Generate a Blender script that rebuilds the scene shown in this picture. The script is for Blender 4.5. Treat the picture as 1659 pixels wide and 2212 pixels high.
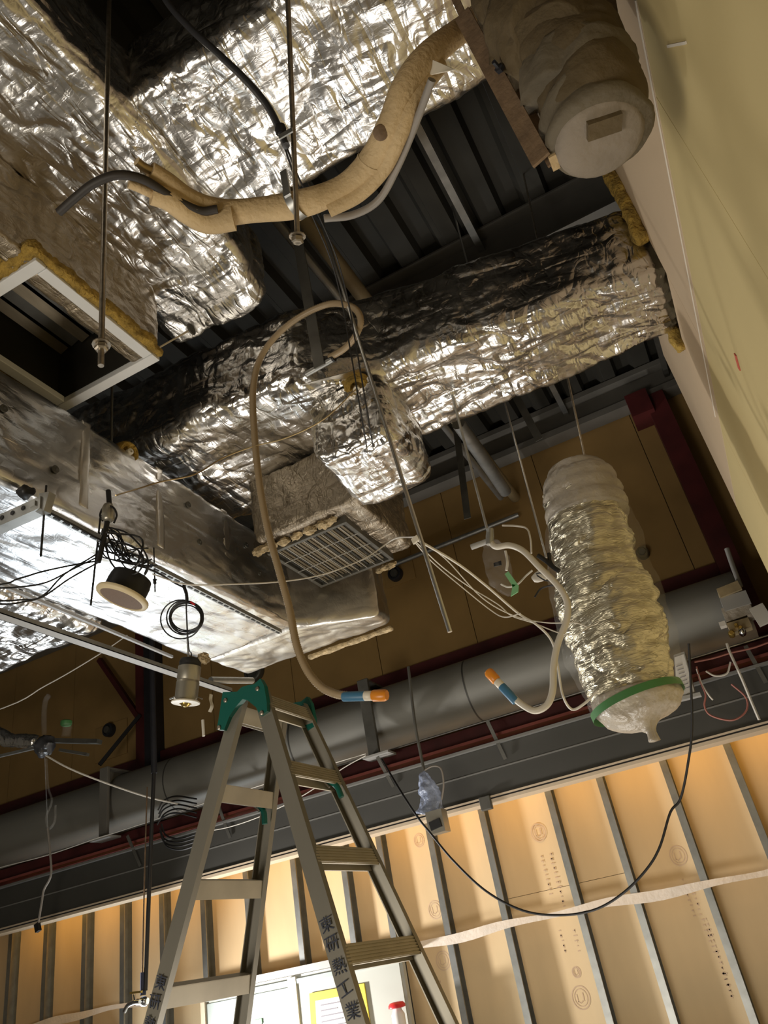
import bpy, bmesh, math, random
import numpy as np
from mathutils import Vector, Matrix
random.seed(7)
RNG = np.random.RandomState(11)
for o in list(bpy.data.objects):
    bpy.data.objects.remove(o, do_unlink=True)
SC = bpy.context.scene
COL = SC.collection

# ------------------------------------------------------------------ camera
F, CX, CY = 1661.0, 829.5, 1106.0
yaw, pitch, roll = [math.radians(a) for a in (-21.11, 30.54, -11.39)]
fwd = Vector((math.sin(yaw)*math.cos(pitch), math.cos(yaw)*math.cos(pitch), math.sin(pitch)))
_r = Vector((math.cos(yaw), -math.sin(yaw), 0)); _u = _r.cross(fwd)
RT = _r*math.cos(roll) + _u*math.sin(roll)
UP = -_r*math.sin(roll) + _u*math.cos(roll)
CAM = Vector((0, 0, 1.5))
cd = bpy.data.cameras.new('camera'); cam = bpy.data.objects.new('camera', cd); COL.objects.link(cam)
cd.sensor_fit = 'VERTICAL'; cd.sensor_height = 24; cd.lens = 24*F/2212; cd.clip_start = 0.02
cam.matrix_world = Matrix(((RT.x, UP.x, -fwd.x, CAM.x), (RT.y, UP.y, -fwd.y, CAM.y), (RT.z, UP.z, -fwd.z, CAM.z), (0, 0, 0, 1)))
SC.camera = cam
def ray(px, py): return fwd + RT*((px-CX)/F) - UP*((py-CY)/F)
def PZ(px, py, z): d = ray(px, py); return CAM + d*((z-CAM.z)/d.z)
def PY(px, py, y): d = ray(px, py); return CAM + d*(y/d.y)
def PX(px, py, x): d = ray(px, py); return CAM + d*(x/d.x)

# ------------------------------------------------------------------ world, lamps, added fills, exposure
W = bpy.data.worlds.new('world'); SC.world = W; W.use_nodes = True
W.node_tree.nodes['Background'].inputs[0].default_value = (0.9, 0.85, 0.75, 1)
W.node_tree.nodes['Background'].inputs[1].default_value = 0.02
SC.view_settings.view_transform = 'Standard'; SC.view_settings.look = 'None'
SC.view_settings.exposure = 0.0; SC.view_settings.gamma = 1.0
SC.view_settings.use_curve_mapping = False
def area(name, loc, target, sx, sy, power, color, spread=180):
    l = bpy.data.lights.new(name, 'AREA'); l.shape = 'RECTANGLE'; l.size = sx; l.size_y = sy
    l.energy = power; l.color = color; l.spread = math.radians(spread)
    o = bpy.data.objects.new(name, l); COL.objects.link(o); o.location = loc
    o.rotation_euler = (Vector(target)-Vector(loc)).to_track_quat('-Z', 'Y').to_euler()
    return o
area('near_fill_light', (-2.5, -0.7, 0.5), (-1.0, 3.2, 3.4), 1.8, 1.1, 66, (1.0, 0.92, 0.79))  # unseen fill added low behind the camera to lift undersides and right wall
area('panel_fill_light', (-5.2, 5.45, 0.75), (-2.0, 2.2, 3.3), 1.5, 0.9, 50, (0.84, 0.93, 1.0))  # unseen cool panel, added for the bright reflection on the duct underside
area('floor_work_light', (-1.3, 3.9, 0.3), (-1.2, 3.2, 3.2), 1.7, 1.2, 36, (1.0, 0.95, 0.88))
area('wall_work_light', (-4.9, 4.5, 1.15), (-0.5, 5.7, 1.4), 0.25, 0.25, 66, (1.0, 0.96, 0.91), 120)
area('lintel_strip_light', (-2.9, 5.50, 2.60), (-2.9, 5.72, 1.6), 7.2, 0.06, 20, (1.0, 0.53, 0.11))

# ------------------------------------------------------------------ materials
def mat(name, base, rough=0.5, metal=0.0, noise=0.0, nscale=8, bump=0.0, bscale=60, col2=None, alpha=1.0, trans=0.0, emit=None, stretch=(1, 1, 1), bdist=0.01):
    m = bpy.data.materials.new(name); m.use_nodes = True
    nt = m.node_tree; b = nt.nodes['Principled BSDF']
    b.inputs['Roughness'].default_value = rough; b.inputs['Metallic'].default_value = metal
    b.inputs['Alpha'].default_value = alpha
    if trans: b.inputs['Transmission Weight'].default_value = trans
    c = (*base, 1)
    tc = nt.nodes.new('ShaderNodeTexCoord'); mp = nt.nodes.new('ShaderNodeMapping')
    mp.inputs['Scale'].default_value = stretch
    nt.links.new(tc.outputs['Object'], mp.inputs[0])
    n = nt.nodes.new('ShaderNodeTexNoise'); n.inputs['Scale'].default_value = nscale; n.inputs['Detail'].default_value = 5
    nt.links.new(mp.outputs[0], n.inputs['Vector'])
    r = nt.nodes.new('ShaderNodeValToRGB')
    k = noise
    lo = [max(0, v*(1-k)) for v in base]; hi = [min(1, v*(1+k)) for v in base]
    if col2: hi = list(col2); lo = list(base)
    r.color_ramp.elements[0].color = (*lo, 1); r.color_ramp.elements[1].color = (*hi, 1)
    r.color_ramp.elements[0].position = 0.3; r.color_ramp.elements[1].position = 0.7
    nt.links.new(n.outputs['Fac'], r.inputs[0]); nt.links.new(r.outputs[0], b.inputs['Base Color'])
    if bump:
        n2 = nt.nodes.new('ShaderNodeTexNoise'); n2.inputs['Scale'].default_value = bscale; n2.inputs['Detail'].default_value = 4
        nt.links.new(mp.outputs[0], n2.inputs['Vector'])
        bp = nt.nodes.new('ShaderNodeBump'); bp.inputs['Strength'].default_value = bump; bp.inputs['Distance'].default_value = bdist
        nt.links.new(n2.outputs['Fac'], bp.inputs['Height']); nt.links.new(bp.outputs[0], b.inputs['Normal'])
    if emit:
        b.inputs['Emission Color'].default_value = (*emit[0], 1); b.inputs['Emission Strength'].default_value = emit[1]
    return m
def foil(name, base, rlo, rhi, s1, s2, strength, dist=0.02, stretch=(1, 1, 1), fine=0.12):
    """aluminium foil: flat patches broken by thin creases in several directions"""
    m = bpy.data.materials.new(name); m.use_nodes = True
    nt = m.node_tree; b = nt.nodes['Principled BSDF']; L = nt.links.new; N = nt.nodes.new
    b.inputs['Metallic'].default_value = 1.0
    tc = N('ShaderNodeTexCoord'); mp = N('ShaderNodeMapping'); mp.inputs['Scale'].default_value = stretch
    L(tc.outputs['Object'], mp.inputs[0])
    def math_(op, a, b_=None, c=None):
        n = N('ShaderNodeMath'); n.operation = op
        for i, v in enumerate((a, b_, c)):
            if v is None: continue
            if isinstance(v, (int, float)): n.inputs[i].default_value = v
            else: L(v, n.inputs[i])
        return n.outputs[0]
    def crease(scale, st, rot, lim, detail=1.5, dis=.8):
        mm = N('ShaderNodeMapping'); mm.inputs['Scale'].default_value = st; mm.inputs['Rotation'].default_value = rot
        L(mp.outputs[0], mm.inputs[0])
        n = N('ShaderNodeTexNoise'); n.inputs['Scale'].default_value = scale; n.inputs['Detail'].default_value = detail; n.inputs['Distortion'].default_value = dis
        L(mm.outputs[0], n.inputs['Vector'])
        return math_('MINIMUM', math_('ABSOLUTE', math_('SUBTRACT', n.outputs['Fac'], .5)), lim)
    h = crease(s1, (1, .13, 1), (0, 0, .5), .12, 1.5, .4)
    h = math_('MULTIPLY_ADD', crease(s1*1.3, (.16, 1, 1), (.3, 0, -.4), .10, 1.5, .5), .8, h)
    h = math_('MULTIPLY_ADD', crease(s2, (1, .3, .6), (0, .4, 1.1), .12), .38, h)
    h = math_('MULTIPLY_ADD', crease(s2*2.1, (.5, 1, 1), (.6, .2, .2), .15, 3), fine, h)
    bp = N('ShaderNodeBump'); bp.inputs['Strength'].default_value = strength; bp.inputs['Distance'].default_value = dist
    L(h, bp.inputs['Height']); L(bp.outputs[0], b.inputs['Normal'])
    n3 = N('ShaderNodeTexNoise'); n3.inputs['Scale'].default_value = 5; n3.inputs['Detail'].default_value = 3; L(tc.outputs['Object'], n3.inputs['Vector'])
    mr = N('ShaderNodeMapRange'); mr.inputs[1].default_value = .3; mr.inputs[2].default_value = .7; mr.inputs[3].default_value = rlo; mr.inputs[4].default_value = rhi
    L(n3.outputs['Fac'], mr.inputs[0]); L(mr.outputs[0], b.inputs['Roughness'])
    rp = N('ShaderNodeValToRGB'); rp.color_ramp.elements[0].color = (*[v*.84 for v in base], 1); rp.color_ramp.elements[1].color = (*base, 1)
    L(n3.outputs['Fac'], rp.inputs[0]); L(rp.outputs[0], b.inputs['Base Color'])
    return m
M = dict(
    foil=foil('crumpled_foil', (.86, .84, .81), .17, .33, 7, 18, 0.85, .034, (1, 1, 1), .08),
    foil_soft=foil('smooth_foil', (.80, .76, .69), .30, .46, 5, 30, 0.35, .02),
    foil_bright=foil('bright_foil', (.90, .90, .90), .20, .36, 6, 26, 0.5, .02, (1, .6, 1)),
    foil_dull_shade=foil('dull_shaded_foil', (.40, .34, .26), .38, .56, 7, 30, 1.0, .04),  # rougher foil, brown shade of its faces put into the base colour
    foil_wrap=foil('wrapped_foil', (.70, .64, .48), .24, .40, 5, 17, 1.0, .045, (.5, .5, 2.0), .3),
    concrete=mat('concrete', (.34, .33, .31), .8, 0, .15, 3, .2, 30),
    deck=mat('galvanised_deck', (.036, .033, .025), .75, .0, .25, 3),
    beam_grey=mat('primer_grey_steel', (.17, .16, .14), .6, 0, .15, 4),
    board_brown=mat('brown_board', (.37, .23, .08), .85, 0, .12, 2.5),
    red=mat('red_oxide_steel', (.085, .012, .012), .6, 0, .25, 6),
    red_light=mat('light_red_steel', (.30, .075, .06), .55, 0, .15, 8),  # lighter red for the channel flange
    black_steel=mat('black_steel', (.02, .02, .025), .5, 0, .2, 8),
    shutter=mat('shutter_grey', (.24, .235, .21), .5, .2, .12, 2, 0, 1, stretch=(.3, 2, 2)),
    lintel=mat('lintel_grey', (.062, .060, .053), .55, .1, .1, 2),
    lintel_line=mat('lintel_edge', (.22, .215, .20), .5, .2),
    lip=mat('cream_lip', (.62, .50, .36), .6),
    board_cream=mat('gypsum_back_paper', (.72, .55, .33), .85, 0, .10, 1.6, stretch=(2, 1, .5)),
    stud=mat('galvanised_stud', (.36, .37, .36), .36, .85, .12, 14),
    tape=mat('white_tape', (.75, .69, .62), .7, 0, .08, 9, .3, 40),
    ink=mat('faded_print', (.60, .435, .30), .85),
    white_panel=mat('white_panel', (.50, .51, .46), .5, 0, .04, 2),
    white_panel2=mat('pale_panel', (.38, .44, .425), .45, 0, .04, 2),
    trim_grey=mat('grey_trim', (.38, .37, .36), .5, .3),
    yellow=mat('yellow_card', (.80, .62, .05), .6),
    paper=mat('paper', (.80, .78, .76), .8),
    ink_dark=mat('dark_ink', (.02, .025, .045), .7),
    ink_grey=mat('grey_ink', (.28, .27, .30), .8),
    wall_a=mat('board_pink_cast', (.55, .415, .27), .8, 0, .05, 1.2),  # pink tint stands for the mixed lighting on the boards
    wall_b=mat('board_yellow_cast', (.56, .445, .21), .8, 0, .05, 1.2),  # same boards, yellow cast of the lighting put into the colour
    wall_dark=mat('dark_partition', (.10, .075, .035), .85, 0, .2, 3),
    chalk=mat('chalk', (.72, .66, .56), .9),
    redmark=mat('red_mark', (.55, .12, .08), .8),
    wool=mat('glass_wool', (.36, .23, .045), .95, 0, .4, 20, 1.0, 60, bdist=.02),
    wool_pale=mat('torn_wool', (.55, .42, .24), .95, 0, .4, 30, 1.0, 70, bdist=.02),
    white_metal=mat('white_painted_metal', (.74, .75, .76), .4, 0, .05, 6),
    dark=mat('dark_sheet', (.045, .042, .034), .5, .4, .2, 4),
    brown_blade=mat('blade', (.22, .18, .12), .45, .6, .2, 5, stretch=(6, 1, 1)),
    grille=mat('grille_wire', (.52, .50, .46), .4, .6),
    lagging=mat('beige_lagging', (.60, .44, .24), .75, 0, .12, 10, .5, 70, stretch=(1, 1, 1)),
    lagging_grey=mat('grey_cable', (.30, .27, .24), .5),
    copper=mat('copper_stub', (.45, .33, .16), .4, .8),
    rubber=mat('dark_rubber', (.035, .028, .022), .6),
    black=mat('black_cable', (.014, .013, .013), .5),
    black_sheen=mat('black_sheath', (.05, .05, .055), .3),
    rod=mat('threaded_rod', (.42, .37, .30), .38, .9, .2, 60),
    rod_bright=mat('zinc_rod', (.66, .66, .64), .28, .95),
    steel=mat('zinc_steel', (.42, .42, .40), .42, .8, .2, 10),
    steel_dark=mat('dull_steel', (.12, .115, .10), .5, .5, .2, 10),
    tan_pipe=mat('tan_pipe', (.33, .26, .15), .45, .2),
    cloth=mat('canvas_wrap', (.115, .082, .040), .85, 0, .22, 7, .5, 50),  # canvas tones kept dark to carry the pipe's shadow side
    cloth_grey=mat('grey_canvas', (.15, .122, .08), .75, 0, .15, 7, .5, 40),
    cloth_pale=mat('pale_canvas', (.27, .225, .175), .7, 0, .12, 7, .4, 40),
    rust=mat('rusty_angle', (.20, .13, .075), .8, 0, .35, 18, .4, 60),
    conduit=mat('ribbed_conduit', (.36, .265, .155), .42),
    conduit_pale=mat('pale_conduit', (.62, .57, .48), .4),
    orange=mat('orange_cap', (.75, .26, .02), .35),
    blue_tape=mat('blue_tape', (.05, .17, .30), .45),
    green_tape=mat('green_tape', (.06, .20, .06), .5),
    mint_tape=mat('mint_tape', (.22, .50, .24), .6),
    green=mat('green_bracket', (.0, .10, .075), .4),
    alu=mat('ladder_aluminium', (.27, .25, .205), .42, .55, .1, 5, stretch=(1, 1, .2)),
    alu_tread=mat('tread_aluminium', (.48, .43, .34), .42, .5, .1, 8),
    white_cable=mat('white_cable', (.66, .62, .55), .5),
    speaker_ring=mat('ivory_ring', (.72, .60, .38), .5),
    speaker_mesh=mat('speaker_mesh', (.20, .135, .095), .7, 0, .1, 200),
    ivory=mat('ivory_trim', (.78, .72, .60), .4),
    bulb=mat('bulb_gold', (.55, .38, .10), .2, .8),
    can=mat('lamp_can', (.44, .41, .34), .35, .75),
    plastic=mat('clear_plastic', (.85, .83, .80), .12, 0, 0, 8, .8, 18, alpha=.06, bdist=.03),
    plastic_blue=mat('blue_tinted_plastic', (.40, .46, .62), .18, 0, 0, 8, .8, 22, alpha=.62, bdist=.03),
    plastic_milky=mat('milky_plastic', (.50, .44, .36), .3, 0, .1, 8, .8, 14, alpha=.8, bdist=.03),
    chrome=mat('chrome', (.75, .75, .76), .12, 1.0),
    red_plastic=mat('red_plastic', (.62, .03, .04), .35),
    navy=mat('navy_tape', (.02, .025, .06), .5),
    grey_box=mat('grey_box', (.36, .35, .33), .5),
    beige_plate=mat('beige_plate', (.42, .33, .19), .5, .3, .2, 12),
    wire_red=mat('red_wire', (.33, .12, .09), .5),
)

# ------------------------------------------------------------------ mesh helpers
class MB:
    def __init__(s): s.v = []; s.f = []
    def add(s, vs, fs):
        k = len(s.v); s.v += [tuple(v) for v in vs]; s.f += [tuple(i+k for i in f) for f in fs]; return s
    def box(s, x0, x1, y0, y1, z0, z1, c=0.0):
        if c <= 0:
            vs = [(x, y, z) for x in (x0, x1) for y in (y0, y1) for z in (z0, z1)]
            return s.add(vs, [(0, 1, 3, 2), (4, 6, 7, 5), (0, 4, 5, 1), (2, 3, 7, 6), (0, 2, 6, 4), (1, 5, 7, 3)])
        bm = bmesh.new(); bmesh.ops.create_cube(bm, size=1)
        for v in bm.verts: v.co = Vector(((x0+x1)/2+v.co.x*(x1-x0), (y0+y1)/2+v.co.y*(y1-y0), (z0+z1)/2+v.co.z*(z1-z0)))
        bmesh.ops.bevel(bm, geom=bm.edges[:], offset=c, segments=2, affect='EDGES', profile=.5)
        bm.verts.index_update()
        s.add([v.co for v in bm.verts], [[v.index for v in f.verts] for f in bm.faces]); bm.free(); return s
    def obox(s, o, a, b, c):
        """box from corner-centre o with half axis vectors a,b,c"""
        o, a, b, c = map(Vector, (o, a, b, c))
        vs = [o+a*i+b*j+c*k for i in (-1, 1) for j in (-1, 1) for k in (-1, 1)]
        return s.add(vs, [(0, 1, 3, 2), (4, 6, 7, 5), (0, 4, 5, 1), (2, 3, 7, 6), (0, 2, 6, 4), (1, 5, 7, 3)])
    def bar(s, p, q, wx, wy, up=(0, 0, 1)):
        p, q = Vector(p), Vector(q); d = (q-p); L = d.length; d.normalize()
        a = d.cross(Vector(up))
        if a.length < 1e-4: a = d.cross(Vector((1, 0, 0)))
        a.normalize(); b = a.cross(d)
        return s.obox((p+q)/2, d*(L/2), a*(wx/2), b*(wy/2))
    def prism(s, pts, d):
        """planar polygon pts extruded by vector d"""
        d = Vector(d); n = len(pts); vs = [Vector(p) for p in pts]+[Vector(p)+d for p in pts]
        fs = [tuple(range(n))[::-1], tuple(range(n, 2*n))]+[(i, (i+1) % n, n+(i+1) % n, n+i) for i in range(n)]
        return s.add(vs, fs)
    def tube(s, pts, r, n=8, smooth=6, closed=False, ripple=None, cap=True, flat=1.0):
        P = spline(pts, smooth, closed) if smooth > 1 else [Vector(p) for p in pts]
        if ripple: P = resample(P, ripple[0])
        m = len(P); rad = r if callable(r) else (lambda t: r)
        T = [((P[(i+1) % m] if closed else P[min(i+1, m-1)])-(P[i-1] if (closed or i > 0) else P[0])).normalized() for i in range(m)]
        a = T[0].cross(Vector((0, 0, 1)))
        if a.length < 1e-3: a = T[0].cross(Vector((1, 0, 0)))
        a.normalize(); vs = []; fs = []
        for i in range(m):
            a = (a-T[i]*a.dot(T[i]));
            if a.length < 1e-6: a = T[i].orthogonal()
            a.normalize(); b = T[i].cross(a)
            rr = rad(i/(m-1))
            if ripple: rr *= (1+ripple[1]*(1 if i % 2 else -1))
            for k in range(n):
                t = 2*math.pi*k/n
                vs.append(P[i]+a*(rr*math.cos(t))+b*(rr*flat*math.sin(t)))
        for i in range(m if closed else m-1):
            j = (i+1) % m
            for k in range(n): fs.append((i*n+k, i*n+(k+1) % n, j*n+(k+1) % n, j*n+k))
        if cap and not closed:
            fs.append(tuple(range(n))[::-1]); fs.append(tuple((m-1)*n+k for k in range(n)))
        return s.add(vs, fs)
    def lathe(s, o, ax, prof, n=24, ref=None, capa=True, capb=True):
        """profile [(r,h)] about axis ax from o"""
        o, ax = Vector(o), Vector(ax).normalized(); a = Vector(ref) if ref else ax.orthogonal()
        a = (a-ax*a.dot(ax)).normalized(); b = ax.cross(a); vs = []; fs = []
        for (r, h) in prof:
            for k in range(n):
                t = 2*math.pi*k/n; vs.append(o+ax*h+(a*math.cos(t)+b*math.sin(t))*r)
        for i in range(len(prof)-1):
            for k in range(n): fs.append((i*n+k, i*n+(k+1) % n, (i+1)*n+(k+1) % n, (i+1)*n+k))
        if capa: fs.append(tuple(range(n))[::-1])
        if capb: fs.append(tuple((len(prof)-1)*n+k for k in range(n)))
        return s.add(vs, fs)
    def blob(s, c, r, seed=0, amp=.25, n=12, sc=(1, 1, 1), fr=3.0):
        c = Vector(c); vs = []; fs = []
        for i in range(n+1):
            for k in range(2*n):
                th = math.pi*i/n; ph = math.pi*k/n
                d = np.array([math.sin(th)*math.cos(ph), math.sin(th)*math.sin(ph), math.cos(th)])
                h = 1+amp*(float(vn((d*fr+seed*3.7+20)[None])[0])-.5)*2
                vs.append(c+Vector((d[0]*sc[0], d[1]*sc[1], d[2]*sc[2]))*(r*h))
        for i in range(n):
            for k in range(2*n): fs.append((i*2*n+k, (i+1)*2*n+k, (i+1)*2*n+(k+1) % (2*n), i*2*n+(k+1) % (2*n)))
        return s.add(vs, fs)
    def build(s, name, m, parent=None, smooth=False):
        off = parent_world(parent)
        me = bpy.data.meshes.new(name)
        me.from_pydata([(v[0]-off.x, v[1]-off.y, v[2]-off.z) for v in s.v], [], s.f)
        bm = bmesh.new(); bm.from_mesh(me); bmesh.ops.recalc_face_normals(bm, faces=bm.faces[:]); bm.to_mesh(me); bm.free()
        return link(name, me, m, parent, smooth)
def parent_world(p):
    v = Vector((0, 0, 0))
    while p is not None: v += p.location; p = p.parent
    return v
def link(name, me, m, parent=None, smooth=False):
    me.materials.append(M[m] if isinstance(m, str) else m)
    if smooth:
        me.polygons.foreach_set('use_smooth', [True]*len(me.polygons))
        if smooth != 'all':
            try: me.set_sharp_from_angle(angle=math.radians(50))
            except Exception: pass
    o = bpy.data.objects.new(name, me); COL.objects.link(o)
    if parent is not None: o.parent = parent
    return o
def piece(name, me, parent, loc=(0, 0, 0)):
    o = bpy.data.objects.new(name, me); COL.objects.link(o); o.parent = parent; o.location = loc; return o
def spline(pts, k=6, closed=False):
    P = [Vector(p) for p in pts]; n = len(P); out = []
    if n < 3 and not closed: k = 1
    if n < 3: return P
    for i in range(n if closed else n-1):
        p1, p2 = P[i], P[(i+1) % n]
        p0 = P[i-1] if (closed or i > 0) else p1*2-p2
        p3 = P[(i+2) % n] if (closed or i+2 < n) else p2*2-p1
        for j in range(k):
            t = j/k; t2 = t*t; t3 = t2*t
            out.append(.5*((2*p1)+(p2-p0)*t+(2*p0-5*p1+4*p2-p3)*t2+(3*p1-p0-3*p2+p3)*t3))
    if not closed: out.append(P[-1])
    return out
def resample(P, step):
    out = [P[0]]; acc = 0
    for i in range(1, len(P)):
        a, b = P[i-1], P[i]; L = (b-a).length
        while acc+L >= step:
            t = (step-acc)/L; a = a.lerp(b, t); out.append(a); L = (b-a).length; acc = 0
        acc += L
    return out
def tag(o, label=None, cat=None, group=None, kind=None):
    if label: o['label'] = label
    if cat: o['category'] = cat
    if group: o['group'] = group
    if kind: o['kind'] = kind
    return o
def thing(name, loc, label, cat, group=None):
    o = bpy.data.objects.new(name, None); COL.objects.link(o); o.location = loc; o.empty_display_size = .05
    return tag(o, label, cat, group)
def struct(name, loc=(0, 0, 0)):
    o = bpy.data.objects.new(name, None); COL.objects.link(o); o.location = loc; o.empty_display_size = .05
    o['kind'] = 'structure'; return o

# value noise / cell noise for crumpled sheets
def _hash(i, s=0):
    i = i.astype(np.int64)
    h = (i[..., 0]*73856093) ^ (i[..., 1]*19349663) ^ (i[..., 2]*83492791) ^ (s*2654435761)
    h = (h ^ (h >> 13))*1274126177 & 0x7fffffff
    h = (h ^ (h >> 11))*668265263 & 0x7fffffff
    return (h ^ (h >> 15)).astype(np.float64) % 100003/100003.0
def vn(p, s=0):
    p = np.asarray(p, float); i = np.floor(p); f = p-i; u = f*f*(3-2*f); out = 0
    for dx in (0, 1):
        for dy in (0, 1):
            for dz in (0, 1):
                w = (u[:, 0] if dx else 1-u[:, 0])*(u[:, 1] if dy else 1-u[:, 1])*(u[:, 2] if dz else 1-u[:, 2])
                out = out+w*_hash(i+np.array([dx, dy, dz]), s)
    return out
def worley(p, s=0):
    i = np.floor(p); best = np.full(len(p), 9.0)
    for dx in (-1, 0, 1):
        for dy in (-1, 0, 1):
            for dz in (-1, 0, 1):
                c = i+np.array([dx, dy, dz])
                q = c+np.stack([_hash(c, s+1), _hash(c, s+2), _hash(c, s+3)], 1)
                best = np.minimum(best, ((p-q)**2).sum(1))
    return np.sqrt(best)
def crumple(p, amp, cell, seed, stretch=(1, 1, 1)):
    q = p*np.array(stretch)
    w = q+.5*cell*(np.stack([vn(q/cell*.7, seed+k) for k in (5, 6, 7)], 1)-.5)*2
    h = (vn(q/cell*.5, seed+20)-.5)*1.6
    for k, (fr, am) in enumerate(((1.0, 1.0), (1.9, .6), (4.2, .30))):
        rot = np.array([[.80, .6, 0], [-.6, .8, 0], [0, 0, 1]]) if k % 2 else np.eye(3)
        st = np.array([1, .45, 1]) if k else np.array([.6, 1, .8])
        r = np.abs(2*vn((w@rot)*st/cell*fr, seed+31+k)-1)
        h += am*(np.minimum(r, .45)-.3)*1.3
    return h*amp
def foil_box(name, m, lo, hi, r, res, amp, cell, seed, parent=None, warp=None, stretch=(1, 1, 1), skip=()):
    """rounded sheet-metal box under crumpled foil; every side a fine grid pushed along its normal"""
    lo, hi = np.array(lo, float), np.array(hi, float); V = []; Q = []; off = 0
    for ax in range(3):
        for sgn in (0, 1):
            if (ax, sgn) in skip: continue
            u, v = [(1, 2), (2, 0), (0, 1)][ax]
            nu = max(2, int((hi[u]-lo[u])/res)); nv = max(2, int((hi[v]-lo[v])/res))
            g = np.zeros((nu+1, nv+1, 3)); g[..., ax] = hi[ax] if sgn else lo[ax]
            g[..., u] = np.linspace(lo[u], hi[u], nu+1)[:, None]; g[..., v] = np.linspace(lo[v], hi[v], nv+1)[None, :]
            idx = np.arange((nu+1)*(nv+1)).reshape(nu+1, nv+1)+off
            q = np.stack([idx[:-1, :-1], idx[1:, :-1], idx[1:, 1:], idx[:-1, 1:]], -1).reshape(-1, 4)
            if not sgn: q = q[:, ::-1]
            V.append(g.reshape(-1, 3)); Q.append(q); off += (nu+1)*(nv+1)
    V = np.concatenate(V); Q = np.concatenate(Q)
    _, first, inv = np.unique(np.round(V*1e5).astype(np.int64), axis=0, return_index=True, return_inverse=True)
    inv = inv.reshape(-1); V = V[first]; Q = inv[Q]
    c = np.clip(V, lo+r, hi-r); d = V-c; n = np.linalg.norm(d, axis=1, keepdims=True); d = d/np.maximum(n, 1e-9)
    V = c+d*r
    V = V+d*crumple(V, amp, cell, seed, stretch)[:, None]
    if warp is not None: V = warp(V)
    o = parent_world(parent); V = V-np.array(o)
    me = bpy.data.meshes.new(name); me.from_pydata(V.tolist(), [], Q.tolist())
    ob = link(name, me, m, parent, 'all')
    return ob

# ================================================================== THE SHELL
tag(MB().box(-8.2, 2.6, -4.2, 6.6, -.12, 0).build('floor', 'concrete'), kind='structure')
ceil = struct('ceiling', (-7.2, -4, 5.55))
prof = [(0, 0), (.10, 0), (.13, .075), (.24, .075), (.27, 0), (.40, 0), (.43, .075), (.54, .075), (.57, 0), (.60, 0)]
mb = MB(); mb.prism([(x, 0, z) for x, z in prof]+[(x, 0, z+.006) for x, z in prof[::-1]], (0, 10.4, 0))
dk = mb.build('deck_sheet', 'deck'); dk.parent = ceil
for i in range(1, 17): piece('deck_sheet', dk.data, ceil, (.602*i, 0, 0))
def hbeam(mb, x0, x1, yc, z0, z1, w, t=.014):
    mb.box(x0, x1, yc-w/2, yc+w/2, z0, z0+t); mb.box(x0, x1, yc-w/2, yc+w/2, z1-t, z1); mb.box(x0, x1, yc-t/2, yc+t/2, z0, z1)
mb = MB(); hbeam(mb, -7.2, .95, 3.72, 5.2, 5.545, .22); mb.build('cross_beam', 'beam_grey', ceil)
mb = MB(); hbeam(mb, -7.2, .95, .35, 5.2, 5.545, .22); mb.build('cross_beam', 'steel_dark', ceil)
# back wall above the shutter: brown boards, red-oxide frame
wb = struct('wall_back', (-3.5, 6.0, 2.2))
bx = MB().box(-8.1, -7.194, 6.0, 6.02, 2.2, 5.5).build('board', 'board_brown', wb)
for i in range(1, 10): piece('board', bx.data, wb, (.912*i, 0, 0))
MB().box(-8.2, 1.1, 6.03, 6.15, 0, 5.6).build('backing', 'wall_dark', wb)
mb = MB(); mb.box(-8, .9, 5.82, 5.98, 5.24, 5.30).box(-8, .9, 5.90, 5.98, 5.30, 5.50).box(-8, .9, 5.80, 5.98, 5.49, 5.54)
mb.build('eaves_channel', 'beam_grey', wb)
MB().box(-8, .42, 5.93, 5.998, 3.60, 3.70).build('girt', 'red', wb)
mb = MB().box(-5.28, -5.16, 5.84, 5.995, 2.2, 5.24); mb.build('column', 'red', wb)
MB().box(-5.155, -5.06, 5.82, 5.995, 2.2, 5.24).build('column_flange', 'black_steel', wb)
MB().box(.26, .42, 5.80, 5.995, 2.2, 5.24).build('column', 'red', wb)
MB().box(.12, .30, 5.74, 5.995, 5.06, 5.28).build('gusset_plate', 'red', wb)
q = 5.90
MB().bar(PY(215, 1425, q), PY(302, 1552, q-.05), .05, .05).build('brace', 'red', wb)
MB().bar(PY(302, 1545, q-.08), PY(215, 1652, q-.35), .035, .035).build('brace', 'black_steel', wb)
# right-hand partition: boards on the near face
wr = struct('wall_right', (.4, 1.5, 0))
MB().box(.414, .52, -4.2, 4.25, 0, 4.46).build('core', 'wall_dark', wr)
for (y0, y1) in ((-4.2, -2.12), (-2.12, -.3), (-.3, 1.52), (1.52, 3.34), (3.34, 4.25)):
    MB().box(.4, .414, y0+.0015, y1-.0015, 0, 1.52, .0012).build('board', 'wall_b', wr)
    MB().box(.4, .414, y0+.0015, y1-.0015, 1.523, 3.338, .0012).build('board', 'wall_b', wr)
for (y0, y1) in ((-4.2, -1.2), (-1.2, 2.7), (3.19, 4.25)):
    MB().box(.4, .414, y0+.0015, y1-.0015, 3.341, 4.47, .0012).build('board', 'wall_a', wr)
MB().box(.4, .414, 2.7, 3.19, 3.341, 3.76).build('board', 'wall_a', wr)
MB().box(.4, .414, 2.7, 3.19, 4.36, 4.47).build('board', 'wall_a', wr)
mk = MB().bar(PX(1372, 0, .398), PX(1545, 900, .398), .006, .003, (1, 0, 0)); mk.build('chalk_line', 'chalk', wr)
MB().bar(PX(1442, 100, .398), PX(1482, 92, .398), .006, .003, (1, 0, 0)).build('chalk_line', 'chalk', wr)
MB().bar(PX(1588, 766, .398), PX(1597, 798, .398), .018, .003, (1, 0, 0)).build('red_mark', 'redmark', wr)
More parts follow.
